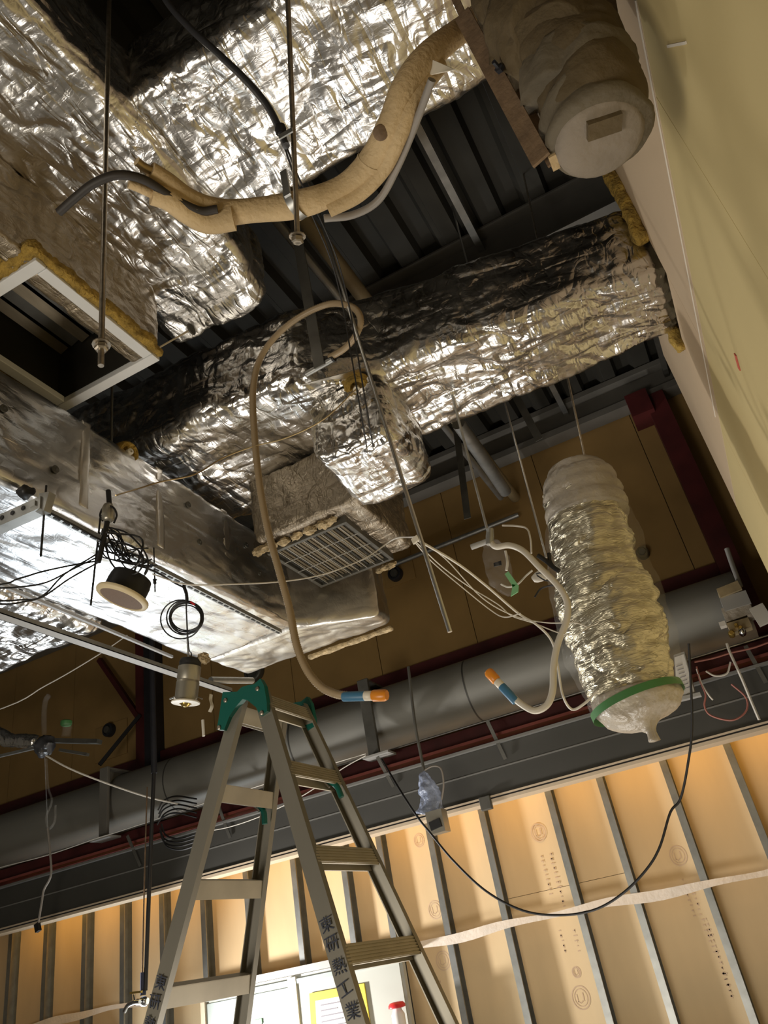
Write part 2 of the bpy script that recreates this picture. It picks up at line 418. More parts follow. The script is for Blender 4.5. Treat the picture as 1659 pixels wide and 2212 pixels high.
MB().box(1.0, 1.12, 4.0, 6.0, 0, 5.5).build('wall_right_return', 'wall_dark')['kind'] = 'structure'  # dark brown stands for the shadow beyond the partition end
MB().box(.52, 1.0, 4.19, 4.25, 0, 4.46).build('wall_right_end', 'wall_dark')['kind'] = 'structure'
MB().box(.52, 1.1, -4.2, 4.19, 4.3, 4.46).build('trim_1', 'wall_dark')['kind'] = 'structure'
MB().box(-8.2, -8.1, -4.2, 6.6, 0, 5.6).build('wall_left', 'concrete')['kind'] = 'structure'
MB().box(-8.2, 2.6, -4.3, -4.2, 0, 5.6).build('wall_front', 'concrete')['kind'] = 'structure'
MB().box(2.5, 2.6, -4.2, 6.6, 0, 5.6).build('wall_right_outer', 'wall_dark')['kind'] = 'structure'
# lower rear partition: gypsum boards seen from behind with galvanised studs
wp = struct('wall_rear', (-3.0, 5.8, 0))
sx = [-7.55, -7.1, -6.65, -6.21, -5.75, -5.32, -4.89, -4.46, -4.02, -3.56, -3.11, -2.78, -2.355, -1.92, -1.40, -1.02, -.575, -.148, .29, .75]
XB = [-8.0, -7.1, -6.21, -5.32, -4.46, -3.56, -2.78, -1.92, -1.02, -.148, .75]
for a, b in zip(XB[:-1], XB[1:]):
    if abs(a+1.92) < .01:
        MB().box(a+.0015, b-.0015, 5.80, 5.8125, 0, 1.80).build('gypsum_board', 'board_cream', wp)
        MB().box(a+.0015, b-.0015, 5.803, 5.8155, 1.803, 2.9).build('gypsum_board', 'board_cream', wp)
    else:
        MB().box(a+.0015, b-.0015, 5.80, 5.8125, 0, 2.9).build('gypsum_board', 'board_cream', wp)
def stud_bm(x, w=.045, d=.10, t=.0025):
    mb = MB(); y0 = 5.80-d
    mb.box(x-w/2, x+w/2, y0, y0+t, 0, 2.86); mb.box(x-w/2, x+w/2, 5.80-t, 5.80, 0, 2.86); mb.box(x-w/2, x-w/2+t, y0, 5.80, 0, 2.86)
    mb.box(x+w/2-t, x+w/2, y0, y0+.012, 0, 2.86)
    return mb
st = stud_bm(sx[0]).build('stud', 'stud', wp)
for x in sx[1:]: piece('stud', st.data, wp, (x-sx[0], 0, 0))
MB().box(-8, 1, 5.695, 5.80, 2.86, 2.90).build('runner', 'stud', wp)
# faint prints on the board backs: double rings and illegible lines
def ring(mb, c, rx, rz, y, t=.006, n=28):
    vs = []; fs = []
    for k in range(n):
        a = 2*math.pi*k/n
        for rr in (1, 1-t/rx): vs.append((c[0]+math.cos(a)*rx*rr, y, c[1]+math.sin(a)*rz*rr))
    for k in range(n): fs.append((2*k, 2*k+1, 2*((k+1) % n)+1, 2*((k+1) % n)))
    mb.add(vs, fs)
mb = MB(); yp = 5.7985
for (px, py, s) in ((1163, 1798, 1), (1465, 1848, 1), (1255, 2155, 1.1), (1245, 2100, .55), (940, 1965, 1), (957, 2075, 1), (905, 1815, .8)):
    c = PY(px, py, yp); ring(mb, (c.x, c.z), .055*s, .062*s, yp); ring(mb, (c.x, c.z), .040*s, .046*s, yp, .004)
    mb.box(c.x+.012*s, c.x+.018*s, yp, yp+.001, c.z-.02*s, c.z+.024*s)
    for k in range(5): mb.box(c.x-.022*s+.006*s*k, c.x-.017*s+.006*s*k, yp, yp+.001, c.z-.022*s-.004*s*(2-abs(k-2)), c.z-.016*s-.004*s*(2-abs(k-2)))
    mb.box(c.x-.024*s, c.x-.019*s, yp, yp+.001, c.z-.02*s, c.z+.02*s)
rr = random.Random(3)
for (px, py, n) in ((1170, 1850, 9), (1190, 1845, 12), (1475, 1900, 8), (1500, 1930, 12), (1525, 1985, 14), (1240, 2010, 5), (950, 2120, 6), (1210, 2010, 5), (1560, 2090, 6)):
    c = PY(px, py, yp)
    for k in range(n):
        z = c.z-.03*k; w = rr.uniform(.006, .016)
        mb.box(c.x-w, c.x+w*rr.random(), yp, yp+.001, z-.003, z+.004)
        if rr.random() < .6: mb.box(c.x-.002+rr.uniform(-.01, .01), c.x+.002, yp, yp+.001, z-.012, z+.008)
tag(mb.build('board_print', 'ink', wp), 'faint printed rings and lines on the board backs')
# white door unit set in the rear partition
dr = struct('door_1', (-3.6, 5.66, 0))
dz = 1.64
MB().box(-4.44, -2.72, 5.655, 5.70, 0, dz-.03).build('door_frame', 'white_panel', dr)
MB().box(-4.44, -3.63, 5.64, 5.655, 0, dz-.10).build('glazed_panel', 'white_panel2', dr)
MB().box(-3.60, -2.74, 5.64, 5.655, 0, dz-.08).build('door_leaf', 'white_panel', dr)
MB().box(-4.46, -4.42, 5.62, 5.66, 0, dz-.02).build('jamb', 'lip', dr)
MB().box(-3.66, -3.59, 5.625, 5.655, 0, dz-.04).build('jamb', 'ivory', dr)
MB().box(-4.44, -2.72, 5.63, 5.655, dz-.085, dz-.055).build('head_rail', 'white_panel2', dr)
MB().box(-4.55, -2.60, 5.60, 5.70, dz-.028, dz+.02).build('head_channel', 'trim_grey', dr)
# lintel: dark grey steel boxing with a slot at its lower edge
lt = struct('trim_2', (-3.0, 5.2, 2.4))
MB().box(-8, 1.0, 5.20, 5.215, 2.555, 2.70, .003).build('face_panel', 'lintel', lt)
MB().box(-8, 1.0, 5.205, 5.22, 2.385, 2.552, .003).build('face_panel', 'lintel', lt)
MB().box(-8, 1.0, 5.197, 5.215, 2.548, 2.556).build('seam_strip', 'lintel_line', lt)
MB().box(-8, 1.0, 5.16, 5.34, 2.70, 2.716).build('ledge', 'lintel_line', lt)
MB().box(-8, 1.0, 5.19, 5.235, 2.378, 2.389).build('lip', 'lip', lt)
MB().box(-8, 1.0, 5.20, 5.235, 2.367, 2.378).build('slot', 'black_steel', lt)
MB().box(-8, 1.0, 5.192, 5.33, 2.347, 2.367).build('lip', 'lip', lt)
MB().box(-8, 1.0, 5.325, 5.34, 2.36, 2.70).build('rear_panel', 'lintel', lt)
mb = MB(); c = PY(1050, 1735, 5.19); mb.box(c.x-.04, c.x+.04, 5.17, 5.205, c.z-.045, c.z+.045, .006); mb.build('clip_plate', 'steel_dark', lt)
for i, (px, py, qx, qy) in enumerate(((1052, 1556, 1092, 1640), (815, 1635, 850, 1700), (470, 1735, 497, 1810), (275, 1805, 303, 1870), (1610, 1395, 1655, 1475))):
    MB().bar(PY(px, py, 5.15), PY(qx, qy, 5.185), .025, .006, (0, 1, 0)).build('tie_strap', 'steel_dark', lt)

# ================================================================== ROLLER SHUTTER
sh = thing('roller_shutter', (-2.6, 5.5, 3.2), 'long grey roller shutter drum above the dark lintel', 'roller shutter')
n = 40; vs = []
mb = MB(); mb.lathe((-7.9, 5.52, 3.205), (1, 0, 0), [(.235, 0), (.235, 8.2)], 48, (0, 0, 1)); mb.build('drum', 'shutter', sh, True)
for px, py in ((352, 1650), (1000, 1470), (620, 1570)):
    c = PY(px, py, 5.3); MB().lathe((c.x, 5.52, 3.205), (1, 0, 0), [(.2365, 0), (.2365, .012)], 48, (0, 0, 1)).build('seam_band', 'lintel', sh, True)
mb = MB(); mb.box(-7.9, .9, 5.36, 5.37, 2.72, 2.90); mb.build('guide_channel', 'red', sh)
MB().box(-7.9, .9, 5.24, 5.36, 2.765, 2.785).build('channel_flange', 'red_light', sh)
MB().tube([(-7.9, 5.30, 2.90), (.9, 5.30, 2.90)], .006, 6, 1).build('tie_rod', 'rod_bright', sh)
for X0, w in ((-5.08, 0), (-2.47, 1)):
    mb = MB()
    mb.box(X0-.045, X0+.045, 5.215, 5.245, 2.86, 3.46, .004)
    mb.prism([(X0-.04, 5.245, 3.46), (X0-.04, 5.245, 3.34), (X0-.04, 5.75, 3.38), (X0-.04, 5.75, 3.46)], (.012, 0, 0))
    mb.box(X0-.04, X0+.04, 5.245, 5.995 if w else 5.815, 3.44, 3.455)
    mb.build('wall_bracket', 'steel_dark' if w else 'beam_grey', sh)
    mb = MB().box(X0-.05, X0+.16, 5.12, 5.26, 2.845, 2.86); mb.build('bracket_foot', 'grey_box', sh)

# ================================================================== DUCTS
def sag(amp, x0, x1, ax):
    def f(V):
        t = np.clip((V[:, ax]-x0)/(x1-x0), 0, 1); V = V.copy(); V[:, 2] -= amp*np.sin(t*math.pi); return V
    return f
# large crosswise duct near the deck
u1 = thing('foil_duct', (-.9, 1.5, 4.2), 'crumpled foil duct junction at the top left with a white-framed open outlet', 'duct', 'foil-wrapped ducts')
foil_box('cross_run', 'foil', (-1.12, 1.17, 4.2), (.398, 1.83, 4.62), .07, .009, .022, .16, 1, u1)
# lengthwise duct at the top left
def w_u2(V):
    V = V.copy(); t = np.clip((V[:, 1]-1.3)/.9, 0, 1); right = np.clip((V[:, 0]+1.6)/.5, 0, 1)
    V[:, 0] += -.10*t*t*right-.08*t*(1-right); V[:, 2] -= .02*t; return V
foil_box('long_run', 'foil', (-1.64, -.3, 4.19), (-1.10, 2.21, 4.60), .06, .009, .022, .15, 2, u1, w_u2)
# dropped plenum with the open white-framed outlet
lb = foil_box('plenum', 'foil_dull_shade', (-2.15, -.3, 3.84), (-1.62, 1.235, 4.20), .03, .012, .014, .08, 6, u1)
foil_box('side_wrap', 'foil_dull_shade', (-1.68, -.3, 3.80), (-1.575, 1.90, 4.20), .03, .009, .012, .08, 3, lb)
foil_box('side_wrap', 'foil_dull_shade', (-2.5, -.3, 3.86), (-2.10, 1.90, 4.20), .03, .02, .012, .08, 4, lb)
foil_box('end_wrap', 'foil_dull_shade', (-2.3, 1.86, 3.86), (-1.6, 1.93, 4.20), .02, .015, .010, .08, 5, lb)
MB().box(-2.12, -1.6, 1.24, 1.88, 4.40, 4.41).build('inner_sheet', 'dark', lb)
MB().box(-2.10, -2.09, 1.26, 1.88, 3.83, 4.40).box(-1.61, -1.60, 1.26, 1.88, 3.83, 4.40).box(-2.10, -1.60, 1.845, 1.855, 3.83, 4.40).box(-2.10, -1.60, 1.245, 1.255, 3.83, 4.40).build('dark_insert', 'dark', lb)  # dark walls added inside to keep the open outlet's interior dark
for k in range(8):
    x = -2.06+.062*k
    MB().obox((x, 1.555, 4.10+.012*(k % 2)), (.021, 0, .008), (0, .285, 0), (-.002, 0, .004)).build('damper_blade', 'tan_pipe' if k == 4 else ('steel_dark' if k % 2 else 'brown_blade'), lb)
fx0, fx1, fy0, fy1, fz = -2.085, -1.565, 1.255, 1.885, 3.79
fr = MB(); t = .045
for a in ((fx0, fx1, fy0, fy0+t), (fx0, fx1, fy1-t, fy1)):
    MB().box(a[0], a[1], a[2], a[3], fz, fz+.03, .003).build('frame_rail', 'white_metal', lb)
for a in ((fx0, fx0+t, fy0+t+.002, fy1-t-.002), (fx1-t, fx1, fy0+t+.002, fy1-t-.002)):
    MB().box(a[0], a[1], a[2], a[3], fz+.001, fz+.031, .003).build('frame_rail', 'white_metal', lb)
for (x0, x1, y0, y1) in ((fx1-.01, fx1+.035, fy0-.03, fy1+.0), (fx0, fx1+.03, fy0-.045, fy0+.01), (fx0-.03, fx0+.01, fy0, fy1)):
    foil_box('wool_lining', 'wool', (x0, y0, fz+.008), (x1, y1, fz+.06), .018, .008, .012, .03, 8, lb)
# thin pin with a round plate at the frame corner
pn = thing('insulation_pin', PZ(345, 752, 3.8), 'thin pin with a round plate sticking out beside the white frame corner', 'pin')
a, b = PZ(345, 750, 3.82), PZ(412, 712, 3.82)
MB().tube([a, b], .004, 6, 1).build('shaft', 'tan_pipe', pn)
MB().lathe(b, (b-a), [(.024, 0), (.026, .003), (.024, .006)], 18).build('plate', 'steel_dark', pn, True)
# main cross duct that goes through the right wall
d1 = thing('foil_duct', (-1.2, 2.8, 3.8), 'long crumpled foil duct running across the middle into the right wall, grille beneath', 'duct', 'foil-wrapped ducts')
def w_d1(V):
    V = V.copy(); x = V[:, 0]
    near = np.interp(x, [-3, -2, -1.2, -.85, .4], [0, 0, .05, .22, .44])
    far = np.interp(x, [-3, -1.1, .4], [0, 0, .04])
    s = (V[:, 1]-2.28)/(3.15-2.28)
    V[:, 1] += near*(1-s)+far*s
    V[:, 2] += .03*np.sin(x*7)*np.clip(1-(V[:, 2]-3.8)/.2, 0, 1)*.4
    return V
foil_box('main_run', 'foil', (-3.3, 2.28, 3.8), (.43, 3.15, 4.27), .085, .010, .026, .17, 10, d1, w_d1)
def wool_hole(c, nrm, r, parent):
    nrm = Vector(nrm).normalized()
    MB().lathe(Vector(c)-nrm*.03, nrm, [(r*.45, .0), (r*.6, .04), (r*.9, .046), (r*1.1, .035), (r*1.15, .0)], 22, None, True, False).build('wool_ring', 'wool', parent, True)
    MB().lathe(Vector(c)+nrm*.004, nrm, [(r*.30, 0), (r*.30, .02), (r*.12, .024), (r*.1, .01)], 18).build('hanger_washer', 'ivory', parent, True)
wool_hole(PZ(772, 838, 3.735), (0, -.6, -1), .055, d1)
MB().bar(PZ(655, 838, 3.79), PZ(795, 800, 3.79), .05, .004).build('tape_band', 'foil_soft', d1)
for (x0, x1, y0, y1, z0, z1) in ((.345, .405, 2.63, 2.70, 3.95, 4.50), (.36, .41, 3.17, 3.24, 3.72, 4.10), (.37, .41, 2.75, 3.2, 4.28, 4.36)):
    foil_box('wool_lining', 'wool', (x0, y0, z0), (x1, y1, z1), .02, .012, .014, .05, 12, d1)
# branch box under the cross duct
foil_box('branch_box', 'foil', (-1.25, 2.48, 3.42), (-.85, 2.96, 3.80), .07, .009, .024, .13, 14, d1)
# square return grille in its box
gx0, gx1, gy0, gy1, gz = -1.81, -1.345, 2.955, 3.49, 3.40
gb = tag(foil_box('air_grille', 'foil_dull_shade', (gx0-.01, gy0-.10, gz+.03), (-1.22, gy1+.01, 3.80), .03, .012, .014, .10, 16, d1), 'square wire air grille with torn wool around it')
for a in ((gx0, gx1, gy0, gy0+.02), (gx0, gx1, gy1-.02, gy1), (gx0, gx0+.02, gy0+.021, gy1-.021), (gx1-.02, gx1, gy0+.021, gy1-.021)):
    MB().box(a[0], a[1], a[2], a[3], gz, gz+.05, .002).build('frame_rail', 'steel_dark', gb)
for k in range(22):
    x = gx0+.03+(gx1-gx0-.06)*k/21
    MB().box(x-.008, x+.004, gy0+.02, gy1-.02, gz+.018, gz+.024).build('slat', 'dark' if k % 3 == 0 else 'brown_blade', gb)
for k in range(8):
    x = gx0+.055+(gx1-gx0-.11)*k/7
    MB().box(x-.0013, x+.0013, gy0+.01, gy1-.01, gz+.001, gz+.008).build('wire', 'grille', gb)
for k in range(3):
    y = gy0+.14+.135*k
    MB().box(gx0+.01, gx1-.01, y-.0013, y+.0013, gz-.003, gz+.001).build('wire', 'grille', gb)
for i, (px, py, s) in enumerate(((560, 1190, 1.2), (585, 1180, 1.3), (612, 1170, 1.1), (640, 1158, 1.0), (670, 1145, 1.1), (700, 1132, 1.2), (715, 1125, .9), (845, 1222, 1), (820, 1232, .8), (832, 1226, .9))):
    c = PZ(px, py, 3.42); MB().blob(c, .026*s, i, .5, 7, (1.3, .8, .7)).build('torn_wool', 'wool_pale', gb, True)
# near lengthwise duct with the bright underside
d2 = thing('foil_duct', (-2.3, 2.0, 3.2), 'flat-sided foil duct with a bright underside behind the round speaker', 'duct', 'foil-wrapped ducts')
foil_box('foil_wrap', 'foil_bright', (-2.61, -.3, 3.2), (-1.975, 3.46, 3.70), .045, .0105, .010, .13, 20, d2, None, (1, .5, 1))
def w_t(V):
    V = V.copy(); t = np.clip((V[:, 0]+2.0)/.43, 0, 1); V[:, 1] += .26*t*np.clip((3.85-V[:, 1])/.43, 0, 1); return V
foil_box('end_wrap', 'foil_soft', (-2.60, 3.43, 3.205), (-1.57, 3.86, 3.73), .05, .012, .010, .12, 21, d2, w_t)
for y in (1.0, 1.9, 2.35, 2.85):
    foil_box('tape_band', 'foil_soft', (-1.988, y-.025, 3.26), (-1.972, y+.025, 3.69), .006, .012, .003, .05, 22, d2)
for (yy, zz) in ((2.55, 3.58), (2.62, 3.40), (3.02, 3.55), (3.12, 3.42), (1.5, 3.50), (1.75, 3.36)):
    MB().lathe((-1.968, yy, zz), (1, 0, 0), [(.016, -.006), (.016, .001), (.004, .002), (.003, .006)], 12).build('fixing_pin', 'steel_dark', d2, True)
wool_hole(Vector((-2.0, 2.16, 3.70))+Vector((.01, 0, -.02)), (1, -.2, -.25), .05, d2)
MB().bar(PZ(372, 1419, 3.19), PZ(0, 1262, 3.19), .014, .014).build('edge_strip', 'trim_grey', d2)
foil_box('wool_lining', 'wool_pale', (-2.15, 3.84, 3.175), (-1.58, 3.88, 3.20), .01, .01, .006, .05, 23, d2)
d3 = thing('foil_duct', (-3.1, 1.5, 3.2), 'crumpled foil duct at the far left under the hanging wires', 'duct', 'foil-wrapped ducts')
foil_box('foil_wrap', 'foil', (-3.9, -.3, 3.2), (-2.66, 2.73, 3.62), .07, .0125, .018, .09, 24, d3, None, (1, 1.6, 1))
# sagging wrapped hose that hangs at the right
def foil_tube(name, m, pts, rad, parent, amp, cell, seed, n=72, k=14, flat=1.0, stretch=(1, 1, 1), hems=0):
    P = spline(pts, k); P = resample(P, .010); Pn = np.array(P); mN = len(P)
    T = np.gradient(Pn, axis=0); T /= np.linalg.norm(T, axis=1, keepdims=True)
    a = np.cross(T, np.array([0, 1., 0])); a /= np.linalg.norm(a, axis=1, keepdims=True); b = np.cross(T, a)
    t = np.linspace(0, 2*np.pi, n, endpoint=False)
    R = np.array([rad(i/(mN-1)) for i in range(mN)])
    if hems: R = R*(1+.022*np.sign(np.sin(np.arange(mN)/mN*hems*2*np.pi))*np.abs(np.sin(np.arange(mN)/mN*hems*2*np.pi))**.4)
    d = a[:, None, :]*np.cos(t)[None, :, None]+b[:, None, :]*(flat*np.sin(t))[None, :, None]
    V = Pn[:, None, :]+d*R[:, None, None]; V = V.reshape(-1, 3); D = d.reshape(-1, 3)
    V = V+D*crumple(V, amp, cell, seed, stretch)[:, None]
    idx = np.arange(mN*n).reshape(mN, n); nx = np.roll(idx, -1, 1)
    Q = np.stack([idx[:-1], nx[:-1], nx[1:], idx[1:]], -1).reshape(-1, 4).tolist()
    Q.append(list(range(n))[::-1]); Q.append([(mN-1)*n+i for i in range(n)])
    V = V-np.array(parent_world(parent))
    me = bpy.data.meshes.new(name); me.from_pydata(V.tolist(), [], Q)
    bm = bmesh.new(); bm.from_mesh(me); bmesh.ops.recalc_face_normals(bm, faces=bm.faces[:]); bm.to_mesh(me); bm.free()
    return link(name, me, m, parent, 'all')
HY = 3.2
hf = thing('wrapped_duct_hose', PY(1385, 1540, HY), 'fat foil duct hose in clear plastic hanging with a green tape band', 'duct hose')
ax = [PY(1243, 1018, HY), PY(1262, 1100, HY), PY(1290, 1230, HY), PY(1325, 1360, HY), PY(1358, 1460, HY), PY(1378, 1520, HY-.02)]
foil_tube('foil_wrap', 'foil_wrap', ax, lambda t: float(np.interp(t, [0, .04, .12, .3, .5, .72, .9, 1], [.07, .135, .165, .183, .197, .213, .176, .165])), hf, .030, .12, 30, 90, 14, 1.0, (1, 1, 1.7), 4)
ax2 = [PY(1240, 1003, HY), PY(1247, 1030, HY), PY(1262, 1085, HY), PY(1272, 1120, HY)]
foil_tube('plastic_cap', 'plastic_milky', ax2, lambda t: float(np.interp(t, [0, .12, .4, 1], [.065, .135, .172, .188])), hf, .006, .06, 31, 60, 10, 1.0, (1, 1, 3), 4)
ax3 = [PY(1268, 1100, HY), PY(1292, 1220, HY), PY(1328, 1360, HY), PY(1362, 1460, HY), PY(1380, 1515, HY-.02)]
foil_tube('plastic_sleeve', 'plastic', ax3, lambda t: float(np.interp(t, [0, .2, .45, .75, 1], [.185, .215, .228, .238, .19])), hf, .014, .11, 32, 60, 12, 1.0, (1, 1, 1.5))
ax4 = [PY(1372, 1500, HY-.02), PY(1382, 1530, HY-.02), PY(1392, 1555, HY-.02), PY(1404, 1575, HY-.02), PY(1411, 1590, HY-.02), PY(1416, 1605, HY-.02)]
foil_tube('tied_bag_end', 'plastic_milky', ax4, lambda t: float(np.interp(t, [0, .2, .5, .68, .76, .85, 1], [.175, .180, .140, .048, .024, .019, .023])), hf, .008, .05, 33, 56, 8, 1.0, (2, 2, .6))
g0, g1 = PY(1374, 1512, HY-.02), PY(1379, 1522, HY-.02)
MB().lathe(g0, g1-g0, [(.190, -.004), (.190, (g1-g0).length+.006)], 56, None, False, False).build('green_band', 'green_tape', hf, True)

# ================================================================== STEPLADDER
ld = thing('stepladder', (-1.56, 2.475, 0), 'aluminium stepladder with green hinge brackets standing under the ducts', 'ladder')
ZT = 2.46
def XL(z): return -1.612-.355*(ZT-z)
def XR(z): return -1.522+.300*(ZT-z)
def XLn(z): return -1.612-.378*(ZT-z)
def XRn(z): return -1.522+.262*(ZT-z)
def YN(z): return 2.327-.088*(ZT-z)
def YF(z): return 2.623+.105*(ZT-z)
def stile(fx, fy, face):
    """tapered C-channel from the floor to the hinge; web on the outer side"""
    w, d, t = .058, .028, .004; vs = []
    def sec(z):
        x, y = fx(z), fy(z); s = face
        return [(x-w/2, y), (x+w/2, y), (x+w/2, y+s*d), (x+w/2-t, y+s*d), (x+w/2-t, y+s*t), (x-w/2+t, y+s*t), (x-w/2+t, y+s*d), (x-w/2, y+s*d)]
    for z in (0.0, ZT): vs += [(a, b, z) for a, b in sec(z)]
    n = 8
    fs = [(i, (i+1) % n, n+(i+1) % n, n+i) for i in range(n)]+[(0, 1, 2, 3, 4, 5, 6, 7)[::-1], tuple(range(8, 16))]
    return MB().add(vs, fs)
for fx, fn in ((XL, XLn), (XR, XRn)):
    stile(fn, YN, 1).build('stile', 'alu', ld); stile(fx, YF, -1).build('stile', 'alu', ld)
def tread(fx, z, sgn, h=.058):
    fn = XLn if fx is XL else XRn
    y0, y1 = YN(z)+.004, YF(z)-.004; x = (fx(z)+fn(z))/2; mb = MB(); a = .3*sgn; sk = (fx(z)-fn(z))/2
    d = Vector((-a*sgn*sgn, 0, 1)).normalized() if sgn > 0 else Vector((-a, 0, 1)).normalized()
    o = Vector((x, (y0+y1)/2, z)); nrm = Vector((d.z, 0, -d.x))
    hl = (y1-y0)/2
    mb.obox(o+nrm*sgn*.022, d*(h/2), (sk, hl, 0), nrm*.0025)
    mb.obox(o+d*(h/2)-nrm*0, nrm*.024, (sk, hl, 0), d*.002)
    mb.obox(o-nrm*sgn*.022, d*(h/2), (sk, hl, 0), nrm*.0025)
    for k in range(6): mb.obox(o+nrm*sgn*.026+d*(-.024+.0096*k), d*.0025, (sk, hl-.002, 0), nrm*.0018)
    return mb
zt = [2.405, 2.146, 1.853, 1.560, 1.267, .974, .681, .388]
for z in zt:
    tread(XL, z, -1).build('tread', 'alu_tread', ld); tread(XR, z, 1).build('tread', 'alu_tread', ld)
pix = [(481, 1495), (512, 1494), (522, 1484), (535, 1480), (548, 1478), (562, 1466), (570, 1480), (576, 1515), (577, 1536), (562, 1546), (553, 1528), (534, 1512), (524, 1510), (508, 1528), (495, 1548), (484, 1577), (468, 1576), (474, 1540)]
br = MB().prism([PY(px, py, 2.302) for px, py in pix], (0, .024, 0)).build('hinge_bracket', 'green', ld)
o = piece('hinge_bracket', br.data, ld, (0, .325, 0))
for c in ((487, 1513), (556, 1488), (473, 1572), (565, 1540)):
    q = PY(c[0], c[1], 2.300); MB().lathe(q, (0, -1, 0), [(.008, -.002), (.008, .003), (.004, .005)], 10).build('rivet', 'rod', ld, True)
for (p, q) in (((705, 1683), (738, 1722)), ((556, 1735), (572, 1780))):
    a, b = PY(*p, 2.60), PY(*q, 2.60)
    MB().tube([a, (a+b)/2+Vector((.012, 0, .004)), b], .011, 8, 5).build('lock_lever', 'green', ld, True)
    MB().tube([a+Vector((-.02, -.012, .005)), a+Vector((.015, -.012, -.035))], .004, 6, 1).build('lever_pin', 'chrome', ld)
def text_mesh(ch, size):
    cu = bpy.data.curves.new('t', 'FONT'); cu.body = ch; cu.size = size; cu.align_x = 'CENTER'; cu.extrude = .0004; cu.resolution_u = 3; cu.offset = .0002
    ob = bpy.data.objects.new('t', cu); COL.objects.link(ob); bpy.context.view_layer.update()
    me = bpy.data.meshes.new_from_object(ob.evaluated_get(bpy.context.evaluated_depsgraph_get()))
    bpy.data.objects.remove(ob); return me
rnd = random.Random(9)
def writing(fx, zs, size, y_off):
    for ch, z in zs:
        me = text_mesh(ch, size)
        x, y = fx(z), YN(z)-y_off
        slope = (fx(z-.1)-fx(z))/.1
        dn = Vector((slope, .088, -1)).normalized(); upv = -dn
        tw = rnd.uniform(-.16, .16); xv = (Vector((1, 0, 0))-upv*upv.x).normalized(); nv = xv.cross(upv)
        xv, upv = xv*math.cos(tw)+upv*math.sin(tw), upv*math.cos(tw)-xv*math.sin(tw)
        m4 = Matrix((( xv.x, upv.x, nv.x, x), (xv.y, upv.y, nv.y, y), (xv.z, upv.z, nv.z, z), (0, 0, 0, 1)))
        me.transform(m4); me.transform(Matrix.Translation(-ld.location)); link('handwriting', me, 'ink_dark', ld)
writing(XRn, (('東', 1.640), ('研', 1.588), ('熱', 1.526), ('工', 1.470), ('業', 1.413)), .046, .0016)
writing(XLn, (('東', 1.585), ('研', 1.535), ('熱', 1.478), ('工', 1.425), ('業', 1.370)), .046, .0016)

# ================================================================== PIPES AND RODS
def wire(name, pts, r, m, label, cat, group=None, n=6, k=6, **kw):
    o = MB().tube(pts, r, n, k, **kw).build(name, m, None, True); return tag(o, label, cat, group)
def Zs(z, *pp): return [PZ(a, b, z) for a, b in pp]
def Ys(y, *pp): return [PY(a, b, y) for a, b in pp]
ZP = 3.4
rp = thing('insulated_pipe', PZ(640, 445, ZP), 'beige lagged pipe pair curving down from the upper right to cut ends', 'pipe')
main = [(1120, -50, 3.98), (1066, 8, 3.86), (1005, 58, 3.72), (930, 118, 3.55), (872, 195, 3.44), (842, 270, 3.4), (808, 340, 3.4), (755, 395, 3.39), (690, 428, 3.38), (620, 446, 3.38), (540, 455, 3.38), (470, 462, 3.38)]
MB().tube([PZ(*p) for p in main], lambda t: .036+.006*math.sin(t*26)*.4, 14, 8).build('lagging', 'lagging', rp, True)
MB().tube([PZ(a+18, b+22, z-.02) for a, b, z in main[3:9]], .026, 12, 8).build('lagging', 'lagging', rp, True)
MB().tube(Zs(3.39, (505, 455), (450, 445), (405, 425), (362, 392), (325, 368)), lambda t: .028-.005*t, 12, 8).build('lagging', 'lagging', rp, True)
MB().tube(Zs(3.36, (505, 470), (450, 478), (405, 458), (365, 430), (328, 418)), lambda t: .036-.006*t, 12, 8).build('lagging', 'lagging', rp, True)
MB().tube(Zs(3.39, (330, 370), (310, 360), (295, 348)), .012, 8, 5).build('copper_end', 'copper', rp, True)
MB().tube(Zs(3.36, (332, 420), (300, 405), (278, 396)), .013, 8, 5).build('copper_end', 'lagging', rp, True)
MB().tube([PZ(a+28, b+32, 3.38) for a, b in ((905, 140), (868, 240), (830, 330), (790, 400), (735, 432), (672, 440))], .011, 8, 8).build('drain_hose', 'lagging_grey', rp, True)
for (a, b) in (((905, 128), (982, 150)),):
    p, q = PZ(a[0], a[1], 3.50), PZ(b[0], b[1], 3.44)
    MB().prism([p+Vector((0, 0, .03)), p+Vector((0, .03, -.03)), q], (.004, .004, 0)).build('tape_tail', 'ivory', rp)
for (px, py, k) in ((800, 352, 6), (640, 445, 9), (478, 463, 10)):
    p = PZ(px, py, 3.4); d = (PZ(*main[k])-PZ(*main[k-1])).normalized()
    MB().lathe(p-d*.008, d, [(.0405, 0), (.0415, .008), (.0405, .018)], 16, None, False, False).build('tape_band', 'lagging', rp, True)
kn = PZ(822, 287, 3.372); MB().lathe(kn, (.1, -.4, -.8), [(.020, -.006), (.020, .002), (.015, .006)], 14).build('plug', 'rust', rp, True)
rh = thing('rubber_hose', PZ(130, 458, 3.34), 'dark rubber hose arching out of the cut beige pipe to the left', 'hose')
MB().tube([PZ(470, 452, 3.35)]+Zs(3.35, (430, 455), (370, 425), (310, 388), (255, 378), (205, 395), (165, 425), (128, 458)), .012, 8, 8).build('hose', 'rubber', rh, True)
MB().tube(Zs(3.345, (440, 458), (390, 437), (340, 405), (300, 388)), .0045, 6, 6).build('white_stripe', 'white_cable', rh, True)
